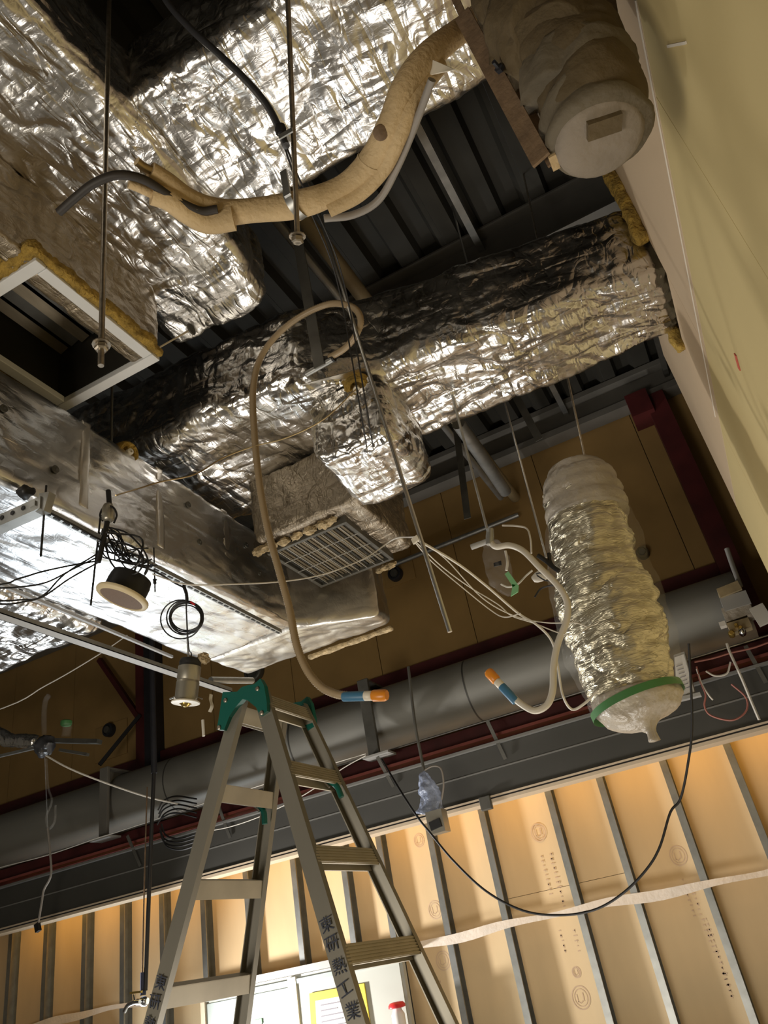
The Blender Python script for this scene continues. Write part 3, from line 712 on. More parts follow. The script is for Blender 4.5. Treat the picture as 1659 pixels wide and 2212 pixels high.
def rod(p, q, r, m, label, grp='hanger rods', extend=5.55, nut=None):
    p, q = Vector(p), Vector(q); d = (q-p)
    if extend: q = p+d*((extend-p.z)/d.z)
    t = thing('hanger_rod', p, label, 'rod', grp)
    MB().tube([p, q], r, 8, 1).build('shaft', m, t, True)
    if nut is not None:
        c = p.lerp(q, nut) if nut < 1 else p
        dd = (q-p).normalized(); c = p+dd*nut
        MB().lathe(c, dd, [(r*1.6, 0), (r*2.2, .003), (r*2.2, .014), (r*1.6, .017)], 6).build('nut', m, t)
        MB().lathe(c+dd*.018, dd, [(r*3, 0), (r*3, .003)], 12).build('washer', m, t, True)
    return t
e = PZ(218, 790, 2.85); rod(e, e+Vector((0, 0, 1)), .0075, 'rod', 'threaded hanger rod with a nut ending in front of the white frame', nut=.05)
e = PZ(643, 525, 3.16); e2 = PY(622, 0, 1.06)
rod(e, e2, .0075, 'rod', 'hanger rod that carries the beige lagged pipe', nut=.0)
hc = PZ(640, 440, 3.38)
hg = thing('pipe_hanger', hc, 'small metal clamp ring around the beige lagged pipe', 'clamp')
MB().lathe(hc-Vector((.011, 0, 0)), (1, -.1, 0), [(.044, 0), (.046, 0), (.046, .022), (.044, .022)], 20, None, False, False).build('clamp_band', 'steel', hg, True)
MB().box(hc.x-.01, hc.x+.01, hc.y-.052, hc.y-.044, hc.z-.02, hc.z+.09).build('clamp_tab', 'steel', hg)
rod(PY(972, 1365, 2.22), PY(764, 700, 2.16), .008, 'rod_bright', 'long bright steel rod hanging aslant below the cross duct', extend=5.5)
rod(PY(1180, 1205, 3.3), PY(1093, 880, 3.32), .006, 'rod_bright', 'thin bright rod ending beside the wrapped duct hose', extend=5.55)
rod(PY(1268, 1010, 3.27), PY(1229, 830, 3.3), .006, 'rod', 'thin rod carrying the top of the wrapped duct hose', extend=5.55)
rod(PY(240, 1000, 2.08), PY(240, 1000, 2.08)+Vector((0, 0, 1)), .006, 'steel_dark', 'dull rod hanging beside the wool hole above the cable tangle', extend=5.5)
rod(PY(88, 1202, 1.65), PY(96, 1100, 1.65), .004, 'black', 'short black rod under the slotted channel end', extend=3.2)
rod(PY(196, 1308, 1.95), PY(210, 1180, 1.93), .004, 'black', 'short black rod left of the round speaker', extend=3.2)
rod(PY(335, 1278, 2.25), PY(333, 1210, 2.25), .003, 'black', 'tiny black rod right of the round speaker', extend=3.2, nut=.035)
# flat strut, tan pipes and deck channel behind
tag(MB().bar(PY(690, 792, 2.24), PY(690, 792, 2.24)+Vector((0, 0, 1.83)), .05, .006, (0, 1, 0)).build('flat_strut', 'steel_dark'), 'flat dark steel strut hanging in front of the cross duct', 'strut')
a, b = PZ(655, 465, 4.9), PZ(812, 683, 4.9)
wire('deck_pipe', [Vector((-1.055, 1.9, 4.9)), Vector((-1.055, 6.0, 4.9))], .045, 'tan_pipe', 'tan pipe running under the deck above the cross duct', 'pipe', None, 14, 1)
wire('deck_pipe', [Vector((-1.20, 1.9, 4.95)), Vector((-1.16, 4.0, 4.9)), Vector((-1.16, 5.9, 4.9))], .028, 'steel', 'thin grey pipe beside the tan pipe under the deck', 'pipe', None, 10, 1)
tag(MB().box(-.405, -.36, 1.9, 5.9, 5.44, 5.485).build('deck_channel', 'steel'), 'straight light steel channel fixed under the dark deck', 'channel')
tag(MB().box(.49, .53, 3.6, 5.9, 5.40, 5.44).build('deck_channel', 'steel_dark'), 'dull steel channel under the deck near the right wall', 'channel')
for i, (p, q, w, lab) in enumerate((((1130, 885), (1165, 950), .05, 'dull flat strap hanging between two rods below the cross duct'), ((985, 920), (1010, 1120), .045, 'dark flat strap hanging left of the grey round post'))):
    a = PY(*q, 4.2); b = PY(*p, 4.2); b = a+(b-a)*((5.56-a.z)/(b.z-a.z))
    tag(MB().bar(a, b, w, .006, (0, 1, 0)).build('flat_strap', 'steel_dark'), lab, 'strap')
wire('grey_post', [PZ(990, 915, 4.45), PZ(1050, 1000, 4.4), PZ(1092, 1062, 4.36)], .045, 'steel', 'round grey post sloping down below the cross duct', 'pipe', None, 14, 4)
# conduit along the back wall with round boxes
wire('wall_conduit', [PY(820, 1232, 5.93), PY(1000, 1160, 5.93), PY(1120, 1112, 5.93)], .022, 'steel', 'grey conduit fixed level on the brown boards behind the rods', 'conduit', None, 10, 4)
def wall_box(px, py, r, lab, m='black_steel', y=5.99):
    c = PY(px, py, y); t = thing('round_box', c, lab, 'junction box', 'round boxes on the brown boards')
    MB().lathe(c, (0, -1, 0), [(r, 0), (r, .05), (r*.92, .06), (r*.7, .062), (r*.66, .05)], 22).build('body', m, t, True)
    MB().lathe(c+Vector((0, -.05, 0)), (0, -1, 0), [(r*.55, 0), (r*.5, .02)], 18).build('cap', 'steel_dark', t, True)
wall_box(857, 1242, .07, 'black round box on the brown boards beside the wire grille')
wall_box(1390, 1197, .05, 'brown round box on the boards right of the wrapped hose', 'wall_dark')
wall_box(240, 1578, .07, 'dark round box on the boards beside the red brace')
wall_box(552, 1452, .10, 'dark round box on the boards just above the ladder top', 'steel_dark')
for (px, py, w, h, lab) in ((860, 1225, .30, .34, 'brown square backing board behind the black round box'), (240, 1600, .42, .36, 'square backing board behind the dark round box at left')):
    c = PY(px, py, 5.99); tag(MB().box(c.x-w/2, c.x+w/2, 5.985, 5.998, c.z-h/2, c.z+h/2, .002).build('backing_board', 'board_brown'), lab, 'board')

# ================================================================== LAGGED DROP PIPE WITH RUSTY BRACKET (top right)
dp = thing('lagged_drop_pipe', (.2, 1.25, 3.0), 'canvas-lagged vertical pipe with a capped end at the top right', 'pipe')
def lump(t): return float(np.interp(t, [0, .05, .12, .30, .34, .42, .5, .62, .68, 1], [.085, .104, .116, .124, .135, .150, .138, .112, .105, .100]))
ptsd = [Vector((.195, 1.255, 3.0)), Vector((.20, 1.25, 3.12)), Vector((.205, 1.24, 3.25)), Vector((.215, 1.235, 3.38)), Vector((.19, 1.22, 3.52)), Vector((.17, 1.2, 3.75)), Vector((.17, 1.2, 4.15))]
foil_tube('canvas_wrap', 'cloth', ptsd, lump, dp, .030, .13, 40, 60, 12)
foil_tube('end_collar', 'cloth_grey', [Vector((.193, 1.256, 2.985)), Vector((.197, 1.252, 3.03)), Vector((.20, 1.25, 3.09))], lambda t: .112+.008*math.sin(t*9), dp, .006, .05, 41, 48, 8)
MB().lathe((.193, 1.256, 2.992), (-.03, -.02, -1), [(.10, 0), (.098, .012), (.085, .022), (.05, .026)], 28).build('end_cap', 'cloth_pale', dp, True)
MB().obox((.205, 1.215, 2.963), (.036, .008, 0), (-.005, .02, 0), (0, 0, .008)).build('cap_patch', 'cloth', dp)
for z, r, m, tx, ty in ((3.17, .124, 'cloth_grey', .02, -.01), (3.385, .150, 'cloth', -.03, .02), (3.27, .130, 'cloth', .03, .02)):
    foil_tube('wrap_turn', m, [Vector((.205-tx, 1.243-ty, z-.045)), Vector((.206, 1.24, z)), Vector((.21+tx, 1.238+ty, z+.05))], lambda t, r=r: r+.005-.012*abs(t-.5), dp, .024, .10, 42+int(z*10), 56, 8)
bk = thing('angle_bracket', (.05, 1.23, 3.0), 'rusty flat steel bracket hanging beside the canvas-lagged pipe', 'bracket')
MB().bar((.062, 1.235, 2.985), (.03, 1.215, 3.62), .045, .008, (.3, 1, 0)).build('flat_plate', 'rust', bk)
MB().bar((.085, 1.262, 2.99), (.08, 1.262, 3.30), .03, .006, (.3, 1, 0)).build('flat_plate', 'rust', bk)
MB().bar((.05, 1.225, 3.33), (.16, 1.20, 3.36), .03, .006).build('cross_arm', 'rust', bk)
MB().lathe((.06, 1.20, 3.30), (-.3, -1, 0), [(.012, 0), (.012, .01), (.006, .012), (.006, .03)], 6).build('bolt', 'black_steel', bk)
MB().box(.078, .095, 1.24, 1.28, 2.985, 3.0).build('foot', 'lagging', bk)
wr2 = MB().bar((.03, 1.215, 3.62), (.025, 1.21, 4.20), .02, .006, (.3, 1, 0)).build('suspension', 'rust', bk)

# ================================================================== FLEXIBLE CONDUITS WITH ORANGE CAPS
def plug(mbase, end, d, parent, cap_m='orange'):
    d = Vector(d).normalized()
    MB().lathe(end-d*.10, d, [(.0155, 0), (.0165, .004), (.0165, .075), (.0155, .08)], 16).build('blue_tape', 'blue_tape', parent, True)
    MB().lathe(end-d*.022, d, [(.014, 0), (.016, .003), (.016, .028), (.014, .03)], 16).build('ferrule', 'ivory', parent, True)
    MB().lathe(end+d*.008, d, [(.0165, 0), (.0195, .004), (.0195, .045), (.016, .052), (.010, .053)], 8).build('end_cap', cap_m, parent, True)
YC = 2.2
cdt = thing('flexible_conduit', PY(655, 810, YC), 'long ribbed beige conduit looping down from the cross duct to an orange cap', 'conduit', 'flexible conduits')
pp = [(712, 772, 2.25), (745, 752, 2.22), (770, 722, 2.19), (779, 690, 2.17), (762, 664, 2.16), (715, 656, 2.15), (655, 680, 2.15), (600, 722, 2.15), (562, 775, 2.15), (547, 840, 2.15), (549, 930, 2.16), (560, 1040, 2.17), (578, 1140, 2.18), (602, 1230, 2.19), (624, 1310, 2.2), (640, 1390, 2.2), (662, 1445, 2.2), (692, 1482, 2.2), (725, 1499, 2.2), (752, 1503, 2.2)]
P3 = [PY(*p) for p in pp]
MB().tube(P3, .0135, 10, 10, ripple=(.0042, .11)).build('ribbed_hose', 'conduit', cdt, 'all')
plug(0, PY(800, 1503, 2.2), PY(830, 1502, 2.2)-PY(770, 1504, 2.2), cdt)
MB().tube([PY(662, 808, 2.27), PY(718, 776, 2.25)], .013, 12, 1).build('pipe_stub', 'steel', cdt, True)
MB().tube([PY(700, 786, 2.26), PY(722, 773, 2.25)], .0155, 12, 1).build('black_joint', 'black', cdt, True)
YD = 2.75
cd2 = thing('flexible_conduit', PY(1040, 1180, YD), 'short smooth beige conduit bending up to an orange cap near the wrapped hose', 'conduit', 'flexible conduits')
MB().tube(Ys(YD, (1058, 1152), (1060, 1170), (1072, 1181), (1100, 1178), (1130, 1190), (1165, 1225), (1205, 1265), (1225, 1300), (1224, 1340), (1205, 1390), (1196, 1440), (1194, 1490), (1182, 1522), (1155, 1535), (1125, 1520), (1100, 1497)), .0125, 10, 8).build('hose', 'conduit_pale', cd2, True)
plug(0, PY(1076, 1474, YD), PY(1062, 1458, YD)-PY(1090, 1488, YD), cd2)
tb = thing('conduit_tee', PY(1045, 1175, YD), 'small grey tee fitting at the start of the short beige conduit', 'fitting')
MB().tube(Ys(YD, (1018, 1182), (1062, 1166)), .012, 10, 1).build('stub', 'grey_box', tb, True)
MB().lathe(PY(1058, 1167, YD), (.3, 0, 1), [(.015, -.02), (.017, -.01), (.017, .02), (.014, .05)], 12).build('collar', 'steel', tb, True)

# ================================================================== CABLES
YB = 1.12
wire('black_cable_bundle', [PY(335, -40, 1.02), PY(365, 10, 1.04), PY(410, 60, 1.06), (PY(470, 115, 1.08)), PY(530, 172, 1.10), PY(575, 225, 1.12), PY(602, 275, 1.14), PY(618, 315, 1.15)], .011, 'black_sheen', 'thick black cable curving from the top edge to the pipe rod', 'cable', None, 8, 8)
ck = thing('cable_clip', PY(612, 285, 1.13), 'small metal clip tying the black cable to the pipe rod', 'clip')
MB().bar(PY(603, 297, 1.13), PY(632, 280, 1.13), .018, .004, (0, 1, 0)).build('clip_plate', 'steel', ck)
MB().lathe(PY(606, 280, 1.14), (.2, -.4, 1), [(.014, -.012), (.016, 0), (.014, .012)], 12).build('knot', 'black', ck, True)
for i, (off, y0, lab) in enumerate(((0, 0, 'thin black cable running down from the clip past the conduit loop'), (-14, .02, 'second thin black cable hanging left of its twin by the conduit loop'))):
    wire('black_cable', [PY(618+off*.3, 315, 1.16+y0), PY(648+off*.6, 390, 1.4+y0), PY(690+off, 470, 1.6+y0), PY(728+off, 560, 1.8+y0), PY(752+off, 650, 1.95+y0), PY(768+off, 740, 2.03+y0), PY(785+off, 840, 2.1+y0), PY(800+off, 930, 2.2+y0), PY(806+off, 965, 2.4+y0)], .003, 'black', lab, 'cable', 'thin black cables by the conduit loop')
wire('brown_wire', [PY(770, 840, 2.2), PY(700, 905, 2.2), PY(620, 945, 2.18), PY(545, 965, 2.15), PY(480, 990, 2.1), PY(420, 1025, 2.0), PY(350, 1040, 1.9), PY(300, 1055, 1.8), PY(250, 1070, 1.65)], .0028, 'copper', 'thin brown wire drooping from one wool hole to the other', 'wire')
wire('white_wire', [PY(330, 1240, 2.0), PY(400, 1262, 2.0), PY(500, 1262, 2.1), PY(610, 1256, 2.3), PY(700, 1240, 2.5), PY(790, 1205, 2.7), PY(850, 1165, 2.8), PY(895, 1160, 2.22)], .003, 'white_cable', 'thin white wire stretched below the wire grille', 'wire')
wire('white_wire', [PY(-40, 1545, 3.6)+Vector((-2.2, -.2, .1)), PY(-40, 1545, 3.6), PY(100, 1480, 3.7), PY(210, 1416, 3.8), PY(275, 1372, 3.9)], .004, 'white_cable', 'pale wire slanting across the brown boards at the left', 'wire')
wire('white_cable', [PY(92, 1628, 4.2), PY(150, 1660, 4.3), PY(230, 1692, 4.5), PY(320, 1722, 4.8), PY(390, 1738, 5.1)], .007, 'white_cable', 'white cord sagging from the plastic-wrapped fitting to the lintel', 'cord')
wire('white_wire', [PY(-40, 1885, 5.12)+Vector((-1.6, 0, 0)), PY(-40, 1885, 5.12), PY(100, 1848, 5.12), PY(205, 1812, 5.12), PY(260, 1795, 5.12), PY(420, 1742, 5.12), PY(600, 1685, 5.12), PY(790, 1628, 5.12)], .004, 'white_cable', 'pale wire along the front of the red channel at the left', 'wire')
wire('white_wire', [PY(440, 1797, 5.1), PY(500, 1785, 5.1), PY(570, 1760, 5.1), PY(660, 1715, 5.1), PY(740, 1660, 5.1), PY(790, 1632, 5.1)], .004, 'white_cable', 'pale wire dipping behind the ladder in front of the lintel', 'wire')
# wires fanning to the wrapped hose
for i, pts in enumerate((
    ((893, 1160, 2.22), (960, 1205, 2.4), (1040, 1290, 2.6), (1110, 1330, 2.7), (1180, 1345, 2.75), (1240, 1345, 2.78), (1270, 1355, 2.8)),
    ((893, 1165, 2.22), (950, 1220, 2.4), (1010, 1265, 2.55), (1075, 1305, 2.65), (1105, 1330, 2.7), (1150, 1345, 2.72), (1230, 1372, 2.75), (1280, 1350, 2.78)),
    ((893, 1168, 2.22), (935, 1215, 2.4), (1000, 1270, 2.5), (1060, 1318, 2.6), (1090, 1333, 2.6), (1125, 1325, 2.6)),
    ((900, 1165, 2.22), (985, 1215, 2.4), (1050, 1265, 2.55), (1120, 1325, 2.7), (1160, 1350, 2.72), (1192, 1385, 2.75), (1205, 1440, 2.8), (1215, 1500, 2.85), (1235, 1532, 2.9), (1262, 1520, 2.9), (1290, 1492, 2.9)))):
    lab = ('white wire running level to the middle of the wrapped hose', 'white wire dipping just below the others to the wrapped hose', 'white wire in a short sagging loop left of the wrapped hose', 'white wire trailing down beside the wrapped hose to its lower end')[i]
    wire('white_wire', [PY(*p) for p in pts], .0024 if i < 3 else .005, 'white_cable', lab, 'wire', 'white wires fanning to the wrapped hose')
tk = thing('cable_tie_tag', PY(897, 1165, 2.20), 'small white tag holding wires at the slanting steel rod', 'tag')
MB().obox(PY(897, 1166, 2.19), (.012, 0, .004), (0, .004, 0), (-.002, 0, .010)).build('tag', 'ivory', tk)
# long black cable slung across the lower right
wire('slung_black_cable', [PY(1488, 1390, 4.3), PY(1495, 1560, 4.4), PY(1486, 1650, 4.45), PY(1470, 1725, 4.5), PY(1448, 1755, 4.5), PY(1425, 1830, 4.5), PY(1395, 1880, 4.5), PY(1345, 1930, 4.5), PY(1285, 1965, 4.5), PY(1210, 1977, 4.5), PY(1130, 1967, 4.5), PY(1050, 1925, 4.5), PY(980, 1860, 4.5), PY(930, 1800, 4.5), PY(900, 1762, 4.5), PY(860, 1700, 4.6), PY(825, 1640, 4.9)], .0065, 'black', 'long black cable slung in a deep curve over the boarded wall', 'cable', None, 8, 8)
# slotted channels and T-bar
sc = thing('slotted_channel', PZ(300, 1205, 3.1), 'thin slotted steel channel running along the bright duct underside', 'channel')
a, b = Vector((-1.905, 1.60, 3.10)), Vector((-1.945, 3.22, 3.10))
MB().bar(a, b, .024, .020).build('rail', 'steel', sc)
for k in range(36):
    p = a.lerp(b, (k+.5)/36); MB().box(p.x-.004, p.x+.004, p.y-.014, p.y+.014, p.z-.0125, p.z-.010).build('slot', 'black', sc)
sk = thing('slotted_channel', PZ(90, 1088, 3.1), 'thick grey slotted channel end sticking in from the left edge', 'channel')
b = PZ(97, 1090, 3.1); a = b+(PZ(-60, 1160, 3.1)-b)*3.2
MB().bar(a, b, .045, .05).build('rail', 'steel', sk)
MB().bar(b-Vector((.01, 0, .03)), b+Vector((.01, 0, .04)), .03, .05).build('hanger_clip', 'steel', sk)
for k in range(22):
    p = a.lerp(b, (k+.5)/22)-Vector((0, .024, -.005)); MB().lathe(p, (0, -1, 0), [(.009, 0), (.009, .002)], 10).build('slot', 'black', sk)
tbar = thing('suspended_channel', (-2.17, 2.0, 2.8), 'long pale ceiling channel hanging from the left edge to the ladder top', 'channel')
MB().box(-2.19, -2.147, .9, 3.05, 2.80, 2.803).build('flange', 'grey_box', tbar)
MB().box(-2.19, -2.187, .9, 3.05, 2.80, 2.82).build('web', 'steel', tbar); MB().box(-2.15, -2.147, .9, 3.05, 2.80, 2.82).build('web', 'steel', tbar)
for y in (1.2, 2.75): MB().tube([(-2.168, y, 2.80), (-2.168, y, 3.2)], .004, 6, 1).build('hanger', 'steel', tbar)
MB().tube([Vector((-2.16, 2.9, 2.83)), PZ(545, 1470, 2.9)], .016, 10, 1).build('spacer_tube', 'steel', tbar, True)

# ================================================================== CEILING SPEAKER, DOWNLIGHT, COILS
def tilt_frame(px, py, w, u, v):
    """centre at camera depth w; long axis pixel vector u, short axis pixel vector v (towards the near rim)"""
    c = CAM+ray(px, py)*w
    U = (RT*u[0]-UP*u[1])*(w/F); V = (RT*v[0]-UP*v[1])*(w/F)
    dz = math.sqrt(max(1e-6, U.length**2-V.length**2))
    V3 = V-fwd*dz
    r = U.length; U = U.normalized(); V3 = (V3-U*V3.dot(U)).normalized(); n = U.cross(V3)
    if n.z > 0: n = -n
    return c, U, n, r
c, U, n, r = tilt_frame(267, 1284, 2.85, (56, 18), (-7, -33))
sp = thing('ceiling_speaker', c, 'round ceiling speaker with ivory ring and brown mesh hanging loose', 'speaker')
MB().lathe(c, n, [(r*.80, 0), (r*.98, .004), (r, .012), (r*.97, .018), (r*.82, .022), (r*.80, .018)], 44, U).build('ring', 'speaker_ring', sp, True)
MB().lathe(c+n*.016, n, [(r*.82, 0), (r*.80, .003), (0.001, .006)], 44, U, True, False).build('mesh', 'speaker_mesh', sp, True)
MB().lathe(c, -n, [(r*.78, 0), (r*.78, .05), (r*.74, .075), (r*.3, .08)], 36, U).build('can', 'black', sp, True)
MB().tube([c-n*.08, c-n*.2+Vector((-.02, 0, .05)), PZ(230, 1150, 3.0)], .004, 6, 6).build('lead', 'black', sp, True)
cl, U, n, r = tilt_frame(401, 1517, 2.9, (31, 0), (0, -14))
dl = thing('downlight', cl, 'silver can downlight with ivory rim hanging by its cable', 'lamp')
upv = (PY(404, 1430, 2.3)-PY(401, 1517, 2.3)).normalized()
MB().lathe(cl, n, [(r*.9, -.004), (r, 0), (r*.98, .004), (r*.42, .006), (r*.40, -.006)], 36, U).build('rim', 'ivory', dl, True)
MB().lathe(cl+n*.002, n, [(r*.38, 0), (r*.3, .010), (r*.1, .016)], 24, U).build('bulb', 'bulb', dl, True)
MB().lathe(cl, -n, [(r*.78, 0), (r*.80, .07), (r*.80, .075), (r*.77, .077), (r*.77, .083), (r*.80, .085), (r*.80, .135)], 32, U).build('can', 'can', dl, True)
MB().lathe(cl-n*.135, -n, [(r*.78, 0), (r*.74, .012), (r*.78, .016), (r*.70, .030), (r*.3, .034)], 28, U).build('heat_sink', 'black', dl, True)
for s in (-1, 1):
    MB().tube([cl-n*.02+U*(s*r*.8), cl-n*.012+U*(s*r*1.15)], .003, 6, 1).build('spring_clip', 'chrome', dl)
MB().tube([cl-n*.165, cl-n*.19, PY(408, 1400, 2.35), PY(404, 1340, 2.38), PY(402, 1280, 2.4), PY(398, 1255, 2.45)], .0025, 6, 6).build('cable', 'black', dl, True)
MB().blob(cl-n*.17+U*.05, .022, 5, .5, 7).build('connector', 'wool_pale', dl, True)
lt_ = thing('label_strip', PY(455, 1512, 2.4), 'crumpled pale strip hanging right of the silver downlight', 'strip')
MB().tube(Ys(2.4, (456, 1500), (455, 1512), (458, 1525), (453, 1538)), .010, 6, 4, flat=.3).build('strip', 'ivory', lt_, True)
wire('white_stub', [PY(438, 1555, 2.5), PY(440, 1590, 2.5)], .006, 'white_cable', 'short white cable stub hanging left of the ladder top', 'cable', None, 6, 1)
cc = thing('cable_coil', PY(400, 1335, 2.4), 'neat ring of coiled black cable hanging below the bright duct', 'cable coil')
for k, (rx, ry, ox, oy) in enumerate(((36, 33, 5, 2), (34, 35, 2, 0), (38, 37, 0, 0), (44, 42, -7, 4), (35, 31, 6, -3), (33, 29, 4, 2))):
    pts = [PY(398+ox+rx*math.cos(a), 1334+oy+ry*math.sin(a), 2.4+.006*k) for a in [2*math.pi*j/14 for j in range(14)]]
    MB().tube(pts, .0032, 6, 4, closed=True).build('turn', 'black', cc, True)
MB().tube(Ys(2.4, (396, 1265), (402, 1280), (404, 1296)), .007, 6, 4).build('tie', 'black', cc, True)
MB().tube(Ys(2.395, (412, 1300), (420, 1306)), .0042, 6, 1).build('red_mark', 'red_plastic', cc, True)
tg = thing('cable_tangle', PZ(235, 1130, 3.0), 'tangle of thin black wires above the round speaker', 'cables')
rt = random.Random(5); Y0 = 1.95
MB().lathe(PY(234, 1112, 1.9), (0, 0, 1), [(.012, -.03), (.024, -.02), (.024, .03), (.018, .045), (.010, .05)], 14).build('connector', 'can', tg, True)
MB().tube(Ys(1.9, (234, 1060), (236, 1095), (231, 1130), (225, 1160), (218, 1190), (212, 1215)), .010, 8, 6).build('trunk', 'black', tg, True)
MB().tube(Ys(1.89, (222, 1125), (216, 1112), (226, 1094), (244, 1096), (252, 1112), (246, 1130)), .004, 6, 6).build('wire', 'black', tg, True)
for k in range(16):
    x0, y0 = 222+rt.uniform(-8, 14), 1140+rt.uniform(-5, 15); x1, y1 = 300+rt.uniform(-25, 32), 1215+rt.uniform(-22, 12)
    pts = [PY(x0, y0, Y0), PY(x0+rt.uniform(-5, 35), y0+rt.uniform(10, 50), Y0+.02*rt.random()), PY((x0+x1)/2+rt.uniform(-15, 15), (y0+y1)/2+rt.uniform(0, 42), Y0), PY(x1-rt.uniform(-5, 20), y1+rt.uniform(-14, 22), Y0+.02), PY(x1+rt.uniform(0, 20), y1+rt.uniform(-12, 8), Y0)]
    MB().tube(pts, .0026, 5, 6).build('wire', 'black', tg, True)
for pts in (((240, 1140), (275, 1152), (308, 1185), (320, 1215), (312, 1240)), ((240, 1165), (285, 1180), (308, 1200), (306, 1225), (290, 1240), (262, 1232)), ((225, 1170), (240, 1215), (265, 1235), (295, 1222), (310, 1205))):
    MB().tube(Ys(1.94, *pts), .0035, 5, 7).build('wire', 'black', tg, True)
for i, pts in enumerate((((208, 1212), (150, 1222), (90, 1235), (40, 1250), (-40, 1268)), ((205, 1206), (160, 1228), (100, 1258), (40, 1268), (-40, 1272)), ((212, 1215), (150, 1250), (90, 1290), (40, 1296), (-40, 1298)), ((212, 1195), (140, 1240), (95, 1285), (50, 1300), (-40, 1304)))):
    wire('black_wire', [PY(a, b, 1.93-.1*j) for j, (a, b) in enumerate(pts)]+[PY(pts[-1][0], pts[-1][1], 1.53)+Vector((-.6, -.25, .08+.03*i)), PY(pts[-1][0], pts[-1][1], 1.53)+Vector((-1.3, -.4, .35))], .0032, 'black', ('uppermost', 'second from the top', 'third from the top', 'lowest')[i]+' of the black wires running off the left edge', 'wire', 'black wires running left from the tangle')
wire('black_wire', [PY(300, 1220, 1.97), PY(345, 1240, 2.1), PY(375, 1258, 2.3), PY(395, 1268, 2.4)], .004, 'black', 'black wire joining the tangle to the cable ring', 'wire')
wire('black_wire', [PY(100, 1104, 1.66), PY(160, 1135, 1.75), PY(205, 1160, 1.85), PY(225, 1170, 1.92)], .004, 'black', 'black wire along the slotted channel into the tangle', 'wire')
ht = foil_box('torn_flap', 'black', tuple(PZ(52, 1064, 3.17)-Vector((.03, .02, .01))), tuple(PZ(52, 1064, 3.17)+Vector((.02, .03, .02))), .006, .008, .012, .03, 50)
tag(ht, 'small black torn flap on the left duct edge', 'flap')

# ================================================================== HANGING BAGS AND WRAPPED BITS
pbg = thing('plastic_bag', PY(1092, 1280, 2.9), 'clear plastic bag knotted with mint green tape left of the wrapped hose', 'bag')
foil_tube('bag', 'plastic', Ys(2.95, (1064, 1175), (1070, 1200), (1080, 1240), (1092, 1270), (1102, 1285)), lambda t: float(np.interp(t, [0, .3, .7, 1], [.035, .055, .050, .012])), pbg, .010, .03, 60, 32, 8)
MB().tube(Ys(2.95, (1092, 1190), (1096, 1215), (1094, 1232)), .006, 6, 5).build('cable', 'white_cable', pbg, True)
MB().tube(Ys(2.95, (1082, 1262), (1098, 1268), (1118, 1262), (1135, 1245), (1150, 1232)), .004, 6, 5).build('cable', 'white_cable', pbg, True)
for pts in (((1090, 1240), (1098, 1234), (1118, 1262), (1108, 1268)), ((1106, 1262), (1120, 1264), (1119, 1278), (1103, 1288), (1106, 1272))):
    MB().prism(Ys(2.89, *pts), (0, .006, 0)).build('mint_tape', 'mint_tape', pbg)
MB().prism(Ys(2.90, (1066, 1216), (1082, 1211), (1083, 1220), (1067, 1224)), (0, .006, 0)).build('black_tape', 'black', pbg)
# pieces at the side of the wrapped hose
sw = thing('white_connector', PY(1165, 1243, 2.85), 'white oval connector with a black loop beside the wrapped hose', 'connector')
MB().blob(PY(1168, 1244, 2.83), .030, 3, .1, 10, (1.3, .5, .8)).build('body', 'white_cable', sw, True)
MB().tube(Ys(2.79, (1158, 1240), (1168, 1238), (1182, 1246), (1190, 1252), (1178, 1254), (1160, 1243)), .003, 6, 5).build('loop', 'black', sw, True)
bc = thing('black_clamp', PY(1190, 1215, 2.85), 'black plastic clamp at the left side of the wrapped hose', 'clamp')
MB().tube(Ys(2.82, (1162, 1200), (1180, 1212), (1195, 1225), (1208, 1234)), .010, 6, 4).build('arm', 'black', bc, True)
MB().tube(Ys(2.83, (1186, 1195), (1188, 1212), (1196, 1226)), .008, 6, 4).build('arm', 'black', bc, True)
wire('black_wire', Ys(2.83, (1155, 1290), (1168, 1272), (1190, 1265), (1208, 1265)), .0035, 'black', 'short black wire stub beside the wrapped hose', 'wire')
wire('white_wire', Ys(2.9, (1085, 1135), (1115, 1136), (1138, 1142), (1146, 1165), (1148, 1195)), .004, 'white_cable', 'white wire bending over above the clear bag', 'wire')
wire('grey_hanging_pipe', [PY(1058, 1165, 2.85), Vector((PY(1058, 1165, 2.85).x, 2.9, 3.80))], .006, 'steel', 'thin dark rod dropping from the cross duct to the tee fitting', 'pipe', None, 10, 1)
# blue-tinted bag with a sensor at the lintel edge
bb = thing('bagged_sensor', PY(935, 1780, 4.8), 'small metal sensor hanging in a blue-tinted plastic bag below the lintel', 'sensor')
foil_tube('bag', 'plastic_blue', Ys(4.8, (917, 1664), (918, 1680), (926, 1710), (930, 1740), (928, 1762)), lambda t: float(np.interp(t, [0, .1, .45, .8, 1], [.014, .045, .088, .085, .10])), bb, .03, .06, 61, 40, 8, .6)
MB().bar(PY(941, 1752, 4.78), PY(951, 1800, 4.78), .11, .09, (0, 1, 0)).build('body', 'can', bb)
MB().bar(PY(938, 1772, 4.73), PY(944, 1790, 4.73), .075, .02, (0, 1, 0)).build('window', 'black', bb)
MB().tube(Ys(4.8, (916, 1664), (935, 1655), (952, 1660), (958, 1690), (955, 1720), (948, 1745)), .006, 6, 6).build('cable', 'lagging_grey', bb, True)
MB().tube([PY(882, 1440, 4.75), PY(896, 1560, 4.78), PY(908, 1625, 4.8), PY(916, 1664, 4.8)], .011, 6, 4).build('hanger_tube', 'steel_dark', bb, True)
